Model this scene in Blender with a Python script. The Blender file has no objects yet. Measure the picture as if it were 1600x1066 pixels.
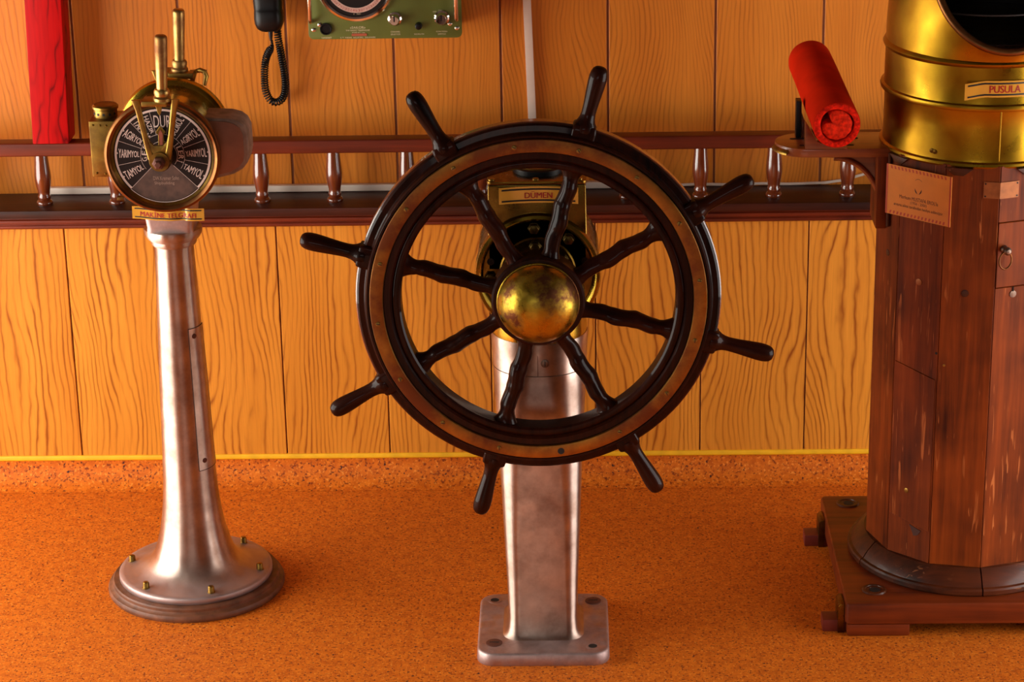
import bpy, bmesh, math, random
from math import sin, cos, pi, radians, sqrt, atan2, hypot
from mathutils import Vector, Matrix
random.seed(7)
SC = bpy.context.scene
COL = SC.collection

# ------------------------------------------------------------------ camera
CAM_POS = Vector((0.0, -5.68, 2.47))
PITCH, ROLL, YAW = radians(20.3), radians(1.07), radians(1.5)
fwd = Vector((-sin(YAW) * cos(PITCH), cos(YAW) * cos(PITCH), -sin(PITCH)))
right = Vector((cos(YAW), sin(YAW), 0))
down = -right.cross(fwd)
cx_ax = cos(ROLL) * right + sin(ROLL) * down
cy_ax = -sin(ROLL) * right + cos(ROLL) * down
cam_d = bpy.data.cameras.new('camera')
cam = bpy.data.objects.new('camera', cam_d)
COL.objects.link(cam)
R3 = Matrix((cx_ax, -cy_ax, -fwd)).transposed()
cam.matrix_world = Matrix.Translation(CAM_POS) @ R3.to_4x4()
cam_d.sensor_fit = 'HORIZONTAL'
cam_d.sensor_width = 36.0
cam_d.lens = 3900.0 * 36.0 / 1600.0
cam_d.dof.use_dof = True
cam_d.dof.focus_distance = 5.0
cam_d.dof.aperture_fstop = 14.0
SC.camera = cam

# ------------------------------------------------------------------ world, lights, exposure
w = bpy.data.worlds.new('sky'); SC.world = w
w.use_nodes = True
w.node_tree.nodes['Background'].inputs[0].default_value = (0.75, 0.85, 1.0, 1)
w.node_tree.nodes['Background'].inputs[1].default_value = 1.0

def area(name, loc, direction, sx, sy, power, color):
    d = bpy.data.lights.new(name, 'AREA')
    d.shape = 'RECTANGLE'; d.size = sx; d.size_y = sy
    d.energy = power; d.color = color
    o = bpy.data.objects.new(name, d); COL.objects.link(o)
    o.location = loc
    o.rotation_euler = Vector(direction).to_track_quat('-Z', 'Y').to_euler()
    return o

# daylight through the open side doors and the window band behind the camera
area('daylight_left_door', (-2.56, -1.38, 0.83), (1, 0, 0), 2.5, 1.55, 235, (1.0, 0.95, 0.85))
area('daylight_right_door', (2.56, -1.55, 0.83), (-1, 0, 0), 2.0, 1.55, 135, (1.0, 0.95, 0.90))
area('daylight_front_windows', (-0.8, -7.35, 1.45), (0.10, 1, 0), 2.4, 1.0, 26, (1.0, 0.93, 0.82))
# sun through the front windows: a bright patch on the floor just before the frame
sd = bpy.data.lights.new('sun', 'SUN'); sd.energy = 8.0; sd.angle = radians(0.6); sd.color = (1.0, 0.9, 0.74)
so = bpy.data.objects.new('sun', sd); COL.objects.link(so)
so.rotation_euler = Vector((0.27, 1.0, -0.381)).to_track_quat('-Z', 'Y').to_euler()
SC.view_settings.view_transform = 'Standard'
SC.view_settings.look = 'None'
SC.view_settings.gamma = 1.0
SC.view_settings.use_curve_mapping = False
SC.view_settings.exposure = -1.12

# ------------------------------------------------------------------ material helpers
def lin(r, g, b):
    f = lambda c: (c / 255 / 12.92) if c / 255 <= 0.04045 else ((c / 255 + 0.055) / 1.055) ** 2.4
    return (f(r), f(g), f(b), 1.0)

class NT:
    def __init__(s, name):
        s.m = bpy.data.materials.new(name); s.m.use_nodes = True
        s.t = s.m.node_tree
        s.b = s.t.nodes['Principled BSDF']
        s.tc = s.t.nodes.new('ShaderNodeTexCoord')
    def n(s, typ, **kw):
        x = s.t.nodes.new(typ)
        for k, v in kw.items(): setattr(x, k, v)
        return x
    def l(s, a, b): s.t.links.new(a, b)
    def val(s, sock, v):
        if hasattr(v, 'node'): s.l(v, sock)
        else: sock.default_value = v
    def math(s, op, a, b=0.0, c=0.0, clamp=False):
        x = s.n('ShaderNodeMath', operation=op); x.use_clamp = clamp
        s.val(x.inputs[0], a); s.val(x.inputs[1], b)
        if op in ('MULTIPLY_ADD',): s.val(x.inputs[2], c)
        return x.outputs[0]
    def mapping(s, vec, scale=(1, 1, 1), loc=(0, 0, 0), rot=(0, 0, 0)):
        x = s.n('ShaderNodeMapping'); s.l(vec, x.inputs[0])
        s.val(x.inputs[1], loc); s.val(x.inputs[2], rot); s.val(x.inputs[3], scale)
        return x.outputs[0]
    def noise(s, vec, scale, detail=2.0, rough=0.5, dist=0.0):
        x = s.n('ShaderNodeTexNoise'); s.l(vec, x.inputs['Vector'])
        x.inputs['Scale'].default_value = scale; x.inputs['Detail'].default_value = detail
        x.inputs['Roughness'].default_value = rough; x.inputs['Distortion'].default_value = dist
        return x.outputs['Fac']
    def ramp(s, fac, stops):
        x = s.n('ShaderNodeValToRGB'); s.l(fac, x.inputs[0])
        e = x.color_ramp.elements
        while len(e) > 1: e.remove(e[-1])
        e[0].position = stops[0][0]; e[0].color = stops[0][1]
        for p, c in stops[1:]:
            k = e.new(p); k.color = c
        return x.outputs[0]
    def mix(s, fac, a, b, mode='MIX'):
        x = s.n('ShaderNodeMix', data_type='RGBA', blend_type=mode)
        s.val(x.inputs[0], fac); s.val(x.inputs[6], a); s.val(x.inputs[7], b)
        return x.outputs[2]
    def bump(s, height, strength=0.2, dist=0.002):
        x = s.n('ShaderNodeBump'); s.l(height, x.inputs['Height'])
        x.inputs['Strength'].default_value = strength; x.inputs['Distance'].default_value = dist
        s.l(x.outputs[0], s.b.inputs['Normal'])
    def set(s, **kw):
        for k, v in kw.items():
            s.val(s.b.inputs[k.replace('_', ' ')], v)
        return s.m

G = lambda v: (v, v, v, 1)

def plain(name, c, rough=0.5, metal=0.0, coat=0.0, var=0.12, scale=30.0, spec=0.5):
    t = NT(name)
    n = t.noise(t.tc.outputs['Object'], scale, 4)
    dark = tuple(x * (1 - var) for x in c[:3]) + (1,)
    lite = tuple(min(1, x * (1 + var)) for x in c[:3]) + (1,)
    t.set(Base_Color=t.ramp(n, [(0.3, dark), (0.7, lite)]), Roughness=rough, Metallic=metal)
    t.b.inputs['Coat Weight'].default_value = coat
    t.b.inputs['Coat Roughness'].default_value = 0.06
    t.b.inputs['Specular IOR Level'].default_value = spec
    return t.m

def oak(name, light, dark, period, amp, contrast, seed):
    """Oak-look panel: bands of grain lines whose level set wanders, along Z."""
    t = NT(name)
    oi = t.n('ShaderNodeObjectInfo')
    off = t.n('ShaderNodeCombineXYZ')
    t.l(t.math('MULTIPLY', oi.outputs['Random'], 31.0), off.inputs[0])
    t.l(t.math('MULTIPLY_ADD', oi.outputs['Random'], 57.0, seed), off.inputs[2])
    va = t.n('ShaderNodeVectorMath', operation='ADD')
    t.l(t.tc.outputs['Object'], va.inputs[0]); t.l(off.outputs[0], va.inputs[1])
    v = va.outputs[0]
    big = t.noise(t.mapping(v, (4.6, 1, 1.9)), 1.0, 1, 0.4)
    sep = t.n('ShaderNodeSeparateXYZ'); t.l(t.tc.outputs['Object'], sep.inputs[0])
    wob = t.noise(t.mapping(v, (30, 1, 11)), 1.0, 2, 0.5)
    ph = t.math('MULTIPLY_ADD', sep.outputs[0], pi / period, t.math('MULTIPLY', big, amp))
    ph = t.math('ADD', ph, t.math('MULTIPLY', wob, 3.0))
    line = t.math('SUBTRACT', 1.0, t.math('ABSOLUTE', t.math('SINE', ph)))
    line = t.math('POWER', line, 2.0)
    mask = t.noise(t.mapping(v, (22, 1, 2.2)), 1.0, 3, 0.6)
    mask = t.ramp(mask, [(0.36, G(0.12)), (0.62, G(1))])
    line = t.math('MULTIPLY', line, mask)
    fib = t.noise(t.mapping(v, (320, 1, 8)), 1.0, 3, 0.65)
    fibr = t.ramp(fib, [(0.35, G(0)), (0.75, G(1))])
    tone = t.noise(t.mapping(v, (9, 1, 0.8)), 1.0, 2)
    base = t.mix(t.ramp(tone, [(0.35, G(0)), (0.65, G(1))]), light, tuple(x * k for x, k in zip(light[:3], (0.88, 0.80, 0.68))) + (1,))
    base = t.mix(t.math('MULTIPLY', fibr, 0.28), base, dark)
    col = t.mix(t.math('MULTIPLY', line, contrast, clamp=True), base, dark)
    t.set(Base_Color=col, Roughness=0.42)
    t.b.inputs['Specular IOR Level'].default_value = 0.35
    t.bump(t.math('MULTIPLY', line, -1.0), 0.15, 0.001)
    return t.m

def wood(name, c1, c2, axis=2, rough=0.35, coat=0.6, streak=70.0, cracks=None, spec=0.5, coat_rough=0.08):
    """Dark timber with streaks along one axis; cracks = pale crack colour."""
    t = NT(name)
    sc = [streak] * 3; sc[axis] = streak / 22
    v = t.tc.outputs['Object']
    oi = t.n('ShaderNodeObjectInfo')
    va = t.n('ShaderNodeVectorMath', operation='ADD')
    sx = t.n('ShaderNodeCombineXYZ')
    for i in range(3): t.l(t.math('MULTIPLY', oi.outputs['Random'], 13.0 + 7 * i), sx.inputs[i])
    t.l(v, va.inputs[0]); t.l(sx.outputs[0], va.inputs[1])
    v = va.outputs[0]
    st = t.noise(t.mapping(v, sc), 1.0, 5, 0.62, 0.4)
    bl = t.noise(v, 6.0, 3)
    f = t.math('MULTIPLY_ADD', bl, 0.6, t.math('MULTIPLY', st, 0.6))
    col = t.ramp(f, [(0.40, c1), (0.78, c2)])
    if cracks:
        sc2 = [120.0] * 3; sc2[axis] = 9.0
        ck = t.noise(t.mapping(v, sc2), 1.0, 2, 0.5, 0.8)
        ck = t.ramp(ck, [(0.63, G(0)), (0.67, G(1))])
        mk = t.ramp(t.noise(v, 9.0, 2), [(0.46, G(0)), (0.62, G(1))])
        col = t.mix(t.math('MULTIPLY', t.math('MULTIPLY', ck, mk), 0.8), col, cracks)
    t.set(Base_Color=col, Roughness=rough)
    t.b.inputs['Coat Weight'].default_value = coat
    t.b.inputs['Coat Roughness'].default_value = coat_rough
    t.b.inputs['Specular IOR Level'].default_value = spec
    t.bump(st, 0.12, 0.0015)
    return t.m

def metal(name, c1, c2, rough=(0.2, 0.4), scale=14.0, bump=0.05, patina=None, pat=(0.55, 0.7), pscale=9.0, bscale=40.0, aniso=0.0, foot=None):
    t = NT(name)
    v = t.tc.outputs['Object']
    n = t.noise(v, scale, 5, 0.6)
    col = t.ramp(n, [(0.3, c1), (0.7, c2)])
    r = t.ramp(t.noise(v, scale * 1.7, 4, 0.6), [(0.3, G(rough[0])), (0.7, G(rough[1]))])
    if patina:
        p = t.ramp(t.noise(v, pscale, 6, 0.65), [(pat[0], G(0)), (pat[1], G(1))])
        col = t.mix(p, col, patina)
        r = t.math('MULTIPLY_ADD', p, 0.18, r)
    an = aniso
    if foot:                                  # unpolished towards the rim of the foot: (r0, r1, colour, roughness)
        sp = t.n('ShaderNodeSeparateXYZ'); t.l(v, sp.inputs[0])
        rad = t.math('SQRT', t.math('ADD', t.math('MULTIPLY', sp.outputs[0], sp.outputs[0]), t.math('MULTIPLY', sp.outputs[1], sp.outputs[1])))
        mr = t.n('ShaderNodeMapRange', interpolation_type='SMOOTHSTEP'); t.l(t.math('MULTIPLY_ADD', n, 0.02, rad), mr.inputs[0])
        mr.inputs[1].default_value = foot[0]; mr.inputs[2].default_value = foot[1]
        k = mr.outputs[0]
        dull = t.mix(n, tuple(x * 0.8 for x in foot[2][:3]) + (1,), foot[2])
        col = t.mix(k, col, dull)
        r = t.math('MULTIPLY_ADD', k, foot[3] - 0.42, r)
        an = t.math('MULTIPLY', t.math('SUBTRACT', 1.0, k), aniso)
    t.set(Base_Color=col, Metallic=1.0, Roughness=r)
    if aniso:
        tn = t.n('ShaderNodeTangent', direction_type='RADIAL', axis='Z')
        t.l(tn.outputs[0], t.b.inputs['Tangent'])
        t.val(t.b.inputs['Anisotropic'], an)
        t.b.inputs['Anisotropic Rotation'].default_value = 0.25
    t.bump(t.noise(v, bscale, 2, 0.5), bump, 0.002)
    return t.m

M = {}
M['oak_low'] = oak('oak laminate lower', lin(232, 152, 50), lin(150, 74, 12), 0.0150, 42, 1.25, 3.0)
M['oak_up'] = oak('oak laminate upper', lin(222, 134, 42), lin(150, 72, 14), 0.0105, 54, 0.75, 11.0)
M['joint'] = plain('dark joint', lin(96, 44, 16), 0.8)
M['joint_up'] = plain('brown joint', lin(122, 64, 30), 0.8)

def floor_mat():
    t = NT('speckled linoleum')
    v = t.tc.outputs['Object']
    a = t.noise(v, 40, 6, 0.75)
    b = t.noise(v, 150, 2, 0.55)
    c = t.noise(v, 115, 2, 0.5)
    v2 = t.mapping(v, (1, 1, 1), (4.3, 7.7, 1.9))
    d = t.noise(v2, 170, 2, 0.5)
    col = t.ramp(a, [(0.30, lin(178, 80, 8)), (0.52, lin(208, 104, 16)), (0.75, lin(226, 124, 26))])
    col = t.mix(t.math('MULTIPLY', t.ramp(b, [(0.37, G(1)), (0.43, G(0))]), 0.95), col, lin(128, 52, 10))
    col = t.mix(t.math('MULTIPLY', t.ramp(d, [(0.59, G(0)), (0.66, G(1))]), 0.65), col, lin(242, 152, 56))
    col = t.mix(t.ramp(c, [(0.30, G(1)), (0.33, G(0))]), col, lin(56, 28, 28))
    t.set(Base_Color=col, Roughness=0.62)
    t.b.inputs['Specular IOR Level'].default_value = 0.25
    return t.m
M['floor'] = floor_mat()
M['yellow'] = plain('yellow strip', lin(240, 178, 16), 0.5)
M['ceiling'] = plain('grey brown ceiling', lin(66, 54, 50), 0.7)
M['white'] = plain('white plastic', lin(226, 206, 190), 0.4, var=0.04)
M['mahog'] = wood('mahogany rail', lin(60, 15, 5), lin(118, 40, 12), axis=0, rough=0.4, coat=0.12, spec=0.3)
M['ledge'] = wood('dark ledge', lin(34, 11, 5), lin(70, 26, 10), axis=0, rough=0.45, coat=0.08, spec=0.25)
M['balus'] = wood('turned mahogany', lin(70, 24, 10), lin(124, 54, 22), axis=2, rough=0.2, coat=1.0)
M['wheel'] = wood('lacquered wheel wood', lin(8, 2, 1), lin(48, 15, 4), axis=2, rough=0.45, coat=0.17, streak=90, coat_rough=0.05, spec=0.05)
M['wheel2'] = wood('reddish wheel edge', lin(58, 20, 8), lin(120, 56, 26), axis=2, rough=0.25, coat=0.8, streak=60)
M['brass_band'] = metal('patinated brass band', lin(150, 104, 44), lin(178, 128, 56), (0.26, 0.42), 20, 0.04, patina=lin(112, 64, 38), pat=(0.34, 0.58), pscale=7)
M['brass'] = metal('polished brass', lin(168, 138, 44), lin(204, 172, 62), (0.13, 0.26), 10, 0.05, patina=lin(120, 84, 32), pat=(0.46, 0.72), pscale=6)
M['brass_hub'] = metal('scuffed hub brass', lin(158, 128, 40), lin(196, 164, 56), (0.22, 0.42), 26, 0.3, patina=lin(96, 58, 36), pat=(0.44, 0.58), pscale=13, bscale=55)
M['brass_hood'] = metal('hood brass', lin(156, 120, 24), lin(196, 156, 38), (0.18, 0.34), 9, 0.05, patina=lin(140, 92, 26), pat=(0.30, 0.85), pscale=5, bscale=16)
M['bronze'] = metal('dark bronze', lin(96, 72, 24), lin(134, 100, 36), (0.22, 0.4), 20, 0.06, patina=lin(78, 44, 22), pat=(0.5, 0.7))
M['copper'] = metal('copper brown rim', lin(104, 66, 38), lin(138, 90, 50), (0.3, 0.45), 20, 0.06, patina=lin(84, 48, 32))
M['brass_dull'] = metal('dull brass', lin(136, 106, 46), lin(176, 140, 66), (0.25, 0.42), 25, 0.05, patina=lin(96, 66, 38), pat=(0.42, 0.68), pscale=14)
M['brass_handle'] = metal('handled brass', lin(166, 130, 72), lin(196, 158, 92), (0.32, 0.44), 16, 0.03, patina=lin(126, 84, 52), pat=(0.45, 0.65), pscale=10)
M['brass_dark'] = metal('dark housing brass', lin(112, 88, 36), lin(146, 116, 48), (0.18, 0.3), 14, 0.05, patina=lin(82, 54, 28), pat=(0.45, 0.7), pscale=7)
M['bolt_dark'] = metal('dark bolts', lin(66, 52, 26), lin(92, 72, 34), (0.28, 0.42), 30, 0.04)
M['alu'] = metal('cast aluminium', lin(190, 168, 154), lin(220, 202, 190), (0.36, 0.48), 18, 0.04, patina=lin(168, 136, 118), pat=(0.45, 0.75), pscale=10, bscale=60, aniso=0.9)
M['alu_foot'] = metal('cast aluminium foot', lin(190, 168, 154), lin(220, 202, 190), (0.36, 0.48), 18, 0.04, patina=lin(168, 136, 118), pat=(0.45, 0.75), pscale=10, bscale=60, aniso=0.9, foot=(0.092, 0.150, lin(188, 166, 162), 0.52))
M['alu_dull'] = metal('dull aluminium', lin(174, 150, 146), lin(204, 182, 178), (0.42, 0.58), 18, 0.05, patina=lin(146, 120, 114), pat=(0.45, 0.7), pscale=8)
M['chrome'] = metal('chrome', lin(225, 215, 205), lin(240, 232, 224), (0.08, 0.16), 20, 0.0)
M['steel_dark'] = metal('dark screw steel', lin(96, 80, 70), lin(140, 118, 104), (0.3, 0.5), 60, 0.05)
M['steel_seam'] = plain('dark seam', lin(70, 48, 40), 0.8)
M['rust'] = plain('rusty steel', lin(92, 50, 36), 0.6, 0.4)
M['black'] = plain('black hole', lin(10, 6, 5), 0.7)
M['black_plastic'] = plain('black plastic', lin(9, 6, 6), 0.4, var=0.05, spec=0.3)
M['dial'] = plain('dark dial face', lin(30, 19, 16), 0.5, var=0.35, scale=22, spec=0.2)
M['dial_dust'] = plain('dusty dial sector', lin(74, 50, 40), 0.6, var=0.55, scale=40)
M['dial_white'] = plain('faded white paint', lin(206, 182, 172), 0.6, var=0.15, scale=60)
M['binn'] = wood('binnacle teak', lin(60, 20, 4), lin(152, 68, 16), axis=2, rough=0.55, coat=0.05, spec=0.15, streak=60, cracks=lin(200, 116, 58), coat_rough=0.2)
M['binn_dark'] = wood('binnacle base timber', lin(30, 13, 6), lin(92, 40, 14), axis=0, rough=0.42, coat=0.15, spec=0.25, streak=60, cracks=lin(150, 96, 60), coat_rough=0.15)
M['binn_front'] = wood('binnacle platform edge', lin(70, 22, 5), lin(136, 54, 14), axis=0, rough=0.45, coat=0.15, spec=0.25, streak=50, coat_rough=0.2)
M['skid'] = plain('red brown painted wood', lin(108, 32, 18), 0.5)
M['base_wood'] = plain('worn base ring wood', lin(104, 60, 36), 0.55, 0.0, var=0.45, scale=34)
M['bracket'] = wood('bracket teak', lin(84, 34, 12), lin(158, 78, 30), axis=0, rough=0.38, coat=0.5, streak=70)
M['plate_brown'] = plain('worn brass plate', lin(150, 88, 44), 0.45, 0.5, var=0.25, scale=60)
M['paper'] = plain('amber laminated paper', lin(228, 138, 24), 0.35, var=0.06, coat=0.1)
M['paper_edge'] = plain('red certificate border', lin(196, 70, 16), 0.4)
M['ink'] = plain('brown ink', lin(64, 26, 12), 0.6)
M['ink_black'] = plain('black print', lin(14, 8, 6), 0.5)
M['ink_red'] = plain('red print', lin(172, 22, 12), 0.45)
M['label_gold'] = plain('gold foil label', lin(236, 170, 62), 0.18, 0.15, var=0.04, spec=0.6)
M['green'] = plain('olive enamel', lin(96, 102, 40), 0.42, var=0.08, scale=14)
M['print_white'] = plain('cream print', lin(222, 206, 168), 0.5)
M['print_red'] = plain('faded red plate', lin(176, 84, 54), 0.5)
M['dial_pink'] = plain('cream scale ring', lin(212, 172, 156), 0.5)
M['dial_black'] = plain('black dial', lin(12, 8, 8), 0.3)
M['roll'] = plain('red roll cover', lin(196, 32, 4), 0.85, var=0.12, scale=16, spec=0.05)
M['roll_end'] = plain('red roll end', lin(226, 30, 8), 0.8, var=0.5, scale=160, spec=0.1)
M['roll_core'] = plain('red roll core', lin(232, 40, 12), 0.75, var=0.5, scale=120, spec=0.1)
M['hood_in'] = plain('dark hood interior', lin(30, 19, 15), 0.55, var=0.3, scale=30)
M['maker_print'] = plain('faint maker print', lin(150, 122, 106), 0.6)
M['needle'] = plain('red brown needle', lin(140, 64, 40), 0.5)

def red_paint():
    t = NT('red painted timber')
    v = t.tc.outputs['Object']
    big = t.noise(t.mapping(v, (9, 9, 2.6)), 1.0, 3)
    sep = t.n('ShaderNodeSeparateXYZ'); t.l(v, sep.inputs[0])
    ph = t.math('MULTIPLY_ADD', sep.outputs[0], 90.0, t.math('MULTIPLY', big, 26.0))
    ln = t.math('POWER', t.math('SUBTRACT', 1.0, t.math('ABSOLUTE', t.math('SINE', ph))), 3.0)
    mk = t.ramp(t.noise(t.mapping(v, (14, 14, 5)), 1.0, 2), [(0.35, G(0)), (0.5, G(1))])
    fib = t.noise(t.mapping(v, (180, 180, 9)), 1.0, 3)
    col = t.mix(t.ramp(fib, [(0.4, G(0)), (0.8, G(0.5))]), lin(178, 6, 8), lin(126, 4, 6))
    col = t.mix(t.math('MULTIPLY', t.math('MULTIPLY', ln, mk), 0.95, clamp=True), col, lin(84, 2, 4))
    t.set(Base_Color=col, Roughness=0.5)
    t.b.inputs['Specular IOR Level'].default_value = 0.12
    return t.m
M['red'] = red_paint()

# ------------------------------------------------------------------ geometry helpers
class MB:
    def __init__(s): s.v = []; s.f = []
    def add(s, vs, fs):
        k = len(s.v); s.v += [tuple(p) for p in vs]
        s.f += [tuple(i + k for i in q) for q in fs]
        return s
    def box(s, x0, x1, y0, y1, z0, z1):
        vs = [(x, y, z) for z in (z0, z1) for y in (y0, y1) for x in (x0, x1)]
        return s.add(vs, [(0, 2, 3, 1), (4, 5, 7, 6), (0, 1, 5, 4), (2, 6, 7, 3), (0, 4, 6, 2), (1, 3, 7, 5)])
    def lathe(s, prof, o=(0, 0, 0), axis='z', n=48, closed=False, mod=None, start=0.0):
        """prof: [(r, h)] along axis; axis z, or y pointing to the viewer ('-y')."""
        o = Vector(o)
        if isinstance(axis, Vector):
            a = axis.normalized(); u = a.orthogonal().normalized(); w_ = a.cross(u)
        else:
            a, u, w_ = {'z': ((0, 0, 1), (1, 0, 0), (0, 1, 0)), '-y': ((0, -1, 0), (1, 0, 0), (0, 0, 1)),
                        'x': ((1, 0, 0), (0, 1, 0), (0, 0, 1))}[axis]
            a, u, w_ = Vector(a), Vector(u), Vector(w_)
        vs = []; fs = []
        for r, h in prof:
            for i in range(n):
                t = start + 2 * pi * i / n
                vs.append(o + a * h + (u * cos(t) + w_ * sin(t)) * r)
        m = len(prof)
        for j in range(m if closed else m - 1):
            for i in range(n):
                A = j * n + i; B = j * n + (i + 1) % n
                C_ = ((j + 1) % m) * n + (i + 1) % n; D = ((j + 1) % m) * n + i
                fs.append((A, B, C_, D))
        if not closed:
            if prof[0][0] > 1e-6: fs.append(tuple(range(n))[::-1])
            if prof[-1][0] > 1e-6: fs.append(tuple((m - 1) * n + i for i in range(n)))
        return s.add(vs, fs)
    def tube(s, path, rad, n=10, closed=False, flat=1.0):
        P = [Vector(p) for p in path]; m = len(P)
        R = rad if isinstance(rad, (list, tuple)) else [rad] * m
        T = []
        for i in range(m):
            a = P[(i - 1) % m] if (closed or i > 0) else P[i]
            b = P[(i + 1) % m] if (closed or i < m - 1) else P[i]
            T.append((b - a).normalized())
        u = T[0].orthogonal().normalized()
        vs = []; fs = []
        for i in range(m):
            u = (u - T[i] * u.dot(T[i])).normalized()
            w_ = T[i].cross(u)
            for k in range(n):
                t = 2 * pi * k / n
                vs.append(P[i] + (u * cos(t) + w_ * sin(t) * flat) * R[i])
        for i in range(m if closed else m - 1):
            for k in range(n):
                fs.append((i * n + k, i * n + (k + 1) % n, ((i + 1) % m) * n + (k + 1) % n, ((i + 1) % m) * n + k))
        if not closed:
            fs.append(tuple(range(n))[::-1]); fs.append(tuple((m - 1) * n + k for k in range(n)))
        return s.add(vs, fs)
    def prism(s, poly, o, u, v, d):
        """2-D polygon poly (in u, v) extruded by vector d."""
        o, u, v, d = Vector(o), Vector(u), Vector(v), Vector(d)
        n = len(poly)
        vs = [o + u * a + v * b for a, b in poly]; vs += [p + d for p in vs]
        fs = [tuple(range(n))[::-1], tuple(range(n, 2 * n))]
        fs += [(i, (i + 1) % n, n + (i + 1) % n, n + i) for i in range(n)]
        return s.add(vs, fs)
    def loft(s, rings, cap=True):
        n = len(rings[0]); vs = []; fs = []
        for r in rings: vs += r
        for j in range(len(rings) - 1):
            for i in range(n):
                fs.append((j * n + i, j * n + (i + 1) % n, (j + 1) * n + (i + 1) % n, (j + 1) * n + i))
        if cap:
            fs.append(tuple(range(n))[::-1]); fs.append(tuple((len(rings) - 1) * n + i for i in range(n)))
        return s.add(vs, fs)
    def mesh(s, name, mat, org=(0, 0, 0), bevel=0.0, seg=2, smooth=35, recalc=True):
        me = bpy.data.meshes.new(name)
        o = Vector(org)
        me.from_pydata([Vector(p) - o for p in s.v], [], s.f)
        bm = bmesh.new(); bm.from_mesh(me)
        if recalc: bmesh.ops.recalc_face_normals(bm, faces=bm.faces)
        if bevel > 0:
            ed = [e for e in bm.edges if len(e.link_faces) == 2 and e.calc_face_angle(0) > radians(30)]
            bmesh.ops.bevel(bm, geom=ed, offset=bevel, segments=seg, affect='EDGES', profile=0.6, clamp_overlap=True)
        bm.to_mesh(me); bm.free()
        if smooth:
            me.polygons.foreach_set('use_smooth', [True] * len(me.polygons))
            me.set_sharp_from_angle(angle=radians(smooth))
        me.materials.append(M[mat] if isinstance(mat, str) else mat)
        me.update()
        return me

def world_of(p):
    v = Vector((0, 0, 0))
    while p is not None:
        v += p.location; p = p.parent
    return v

def put(name, me, parent=None, loc=(0, 0, 0)):
    o = bpy.data.objects.new(name, me); COL.objects.link(o)
    o.parent = parent; o.location = loc
    return o

PRINT = ('lettering', 'maker_lettering', 'scale_lines', 'border', 'numerals', 'legend', 'label_line')
def part(name, mb, mat, parent, bevel=0.0, seg=2, smooth=35, label=None):
    """mb in world coordinates; parent is an Empty or a part."""
    o = put(name, mb.mesh(name, mat, world_of(parent), bevel, seg, smooth), parent)
    if label: o['label'] = label
    if name in PRINT: o['kind'] = 'stuff'      # flat print, too small to pick apart
    return o

def part_at(name, mb, mat, parent, at, bevel=0.0, seg=2, smooth=35, label=None):
    """like part(), with the origin of the piece at `at` (world)."""
    o = put(name, mb.mesh(name, mat, at, bevel, seg, smooth), parent, Vector(at) - world_of(parent))
    if label: o['label'] = label
    return o

def copy_part(name, src, parent, at):
    o = bpy.data.objects.new(name, src.data); COL.objects.link(o)
    o.parent = parent; o.location = Vector(at) - world_of(parent)
    return o

def thing(name, label, cat, loc, group=None):
    o = bpy.data.objects.new(name, None); COL.objects.link(o)
    o.empty_display_size = 0.05
    o.location = loc; o['label'] = label; o['category'] = cat
    if group: o['group'] = group
    return o

def struct(name, mb, mat, bevel=0.0, smooth=35, parent=None):
    o = put(name, mb.mesh(name, mat, (0, 0, 0), bevel, 2, smooth), parent)
    o['kind'] = 'structure'
    return o

def rrect(w_, h, r, n=6, cx=0, cy=0):
    pts = []
    for qx, qy, a0 in ((1, 1, 0), (-1, 1, 90), (-1, -1, 180), (1, -1, 270)):
        for i in range(n + 1):
            a = radians(a0 + 90 * i / n)
            pts.append((cx + qx * (w_ / 2 - r) + r * cos(a), cy + qy * (h / 2 - r) + r * sin(a)))
    return pts

def circ(r, n=24, cx=0, cy=0, a0=0.0):
    return [(cx + r * cos(a0 + 2 * pi * i / n), cy + r * sin(a0 + 2 * pi * i / n)) for i in range(n)]

_tc = {}
def text_geo(s):
    """(verts2d, faces) of the string set in the built-in font."""
    if s in _tc: return _tc[s]
    cu = bpy.data.curves.new('t', 'FONT'); cu.body = s; cu.resolution_u = 3
    ob = bpy.data.objects.new('t', cu); COL.objects.link(ob)
    dg = bpy.context.evaluated_depsgraph_get()
    me = bpy.data.meshes.new_from_object(ob.evaluated_get(dg))
    vs = [(p.co.x, p.co.y) for p in me.vertices]; fs = [tuple(p.vertices) for p in me.polygons]
    bpy.data.objects.remove(ob); bpy.data.curves.remove(cu); bpy.data.meshes.remove(me)
    _tc[s] = (vs, fs)
    return _tc[s]

def text_mb(mb, s, w_, h, place, bold=0.0):
    """string fitted into a w_ x h box centred on (0,0); place(a, b) -> world point."""
    vs, fs = text_geo(s)
    x0 = min(p[0] for p in vs); x1 = max(p[0] for p in vs)
    y0 = min(p[1] for p in vs); y1 = max(p[1] for p in vs)
    kx = w_ / (x1 - x0); ky = h / (y1 - y0)
    p0 = place(0, 0)
    nrm = (place(w_ * 0.01, 0) - p0).cross(place(0, h * 0.01) - p0).normalized()
    for q in ((-bold, bold) if bold else (0.0,)):        # heavier strokes: set twice, a hair apart in depth too
        lift = nrm * (0.00015 if q > 0 else 0.0)
        mb.add([place((x + q - (x0 + x1) / 2) * kx, (y - (y0 + y1) / 2) * ky) + lift for x, y in vs], fs)
    return mb

def plane_place(o, u, v):
    o, u, v = Vector(o), Vector(u), Vector(v)
    return lambda a, b: o + u * a + v * b

def strip_mb(mb, pts_lo, pts_hi):
    n = len(pts_lo)
    return mb.add(list(pts_lo) + list(pts_hi), [(i, i + 1, n + i + 1, n + i) for i in range(n - 1)])

# ------------------------------------------------------------------ setting
FX0, FX1, FY0 = -2.6, 2.6, -7.4
YU = 0.12                                   # upper wall plane (lower wall is y = 0)
struct('floor', MB().box(FX0, FX1, FY0, 0.3, -0.05, 0.0), 'floor')
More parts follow.
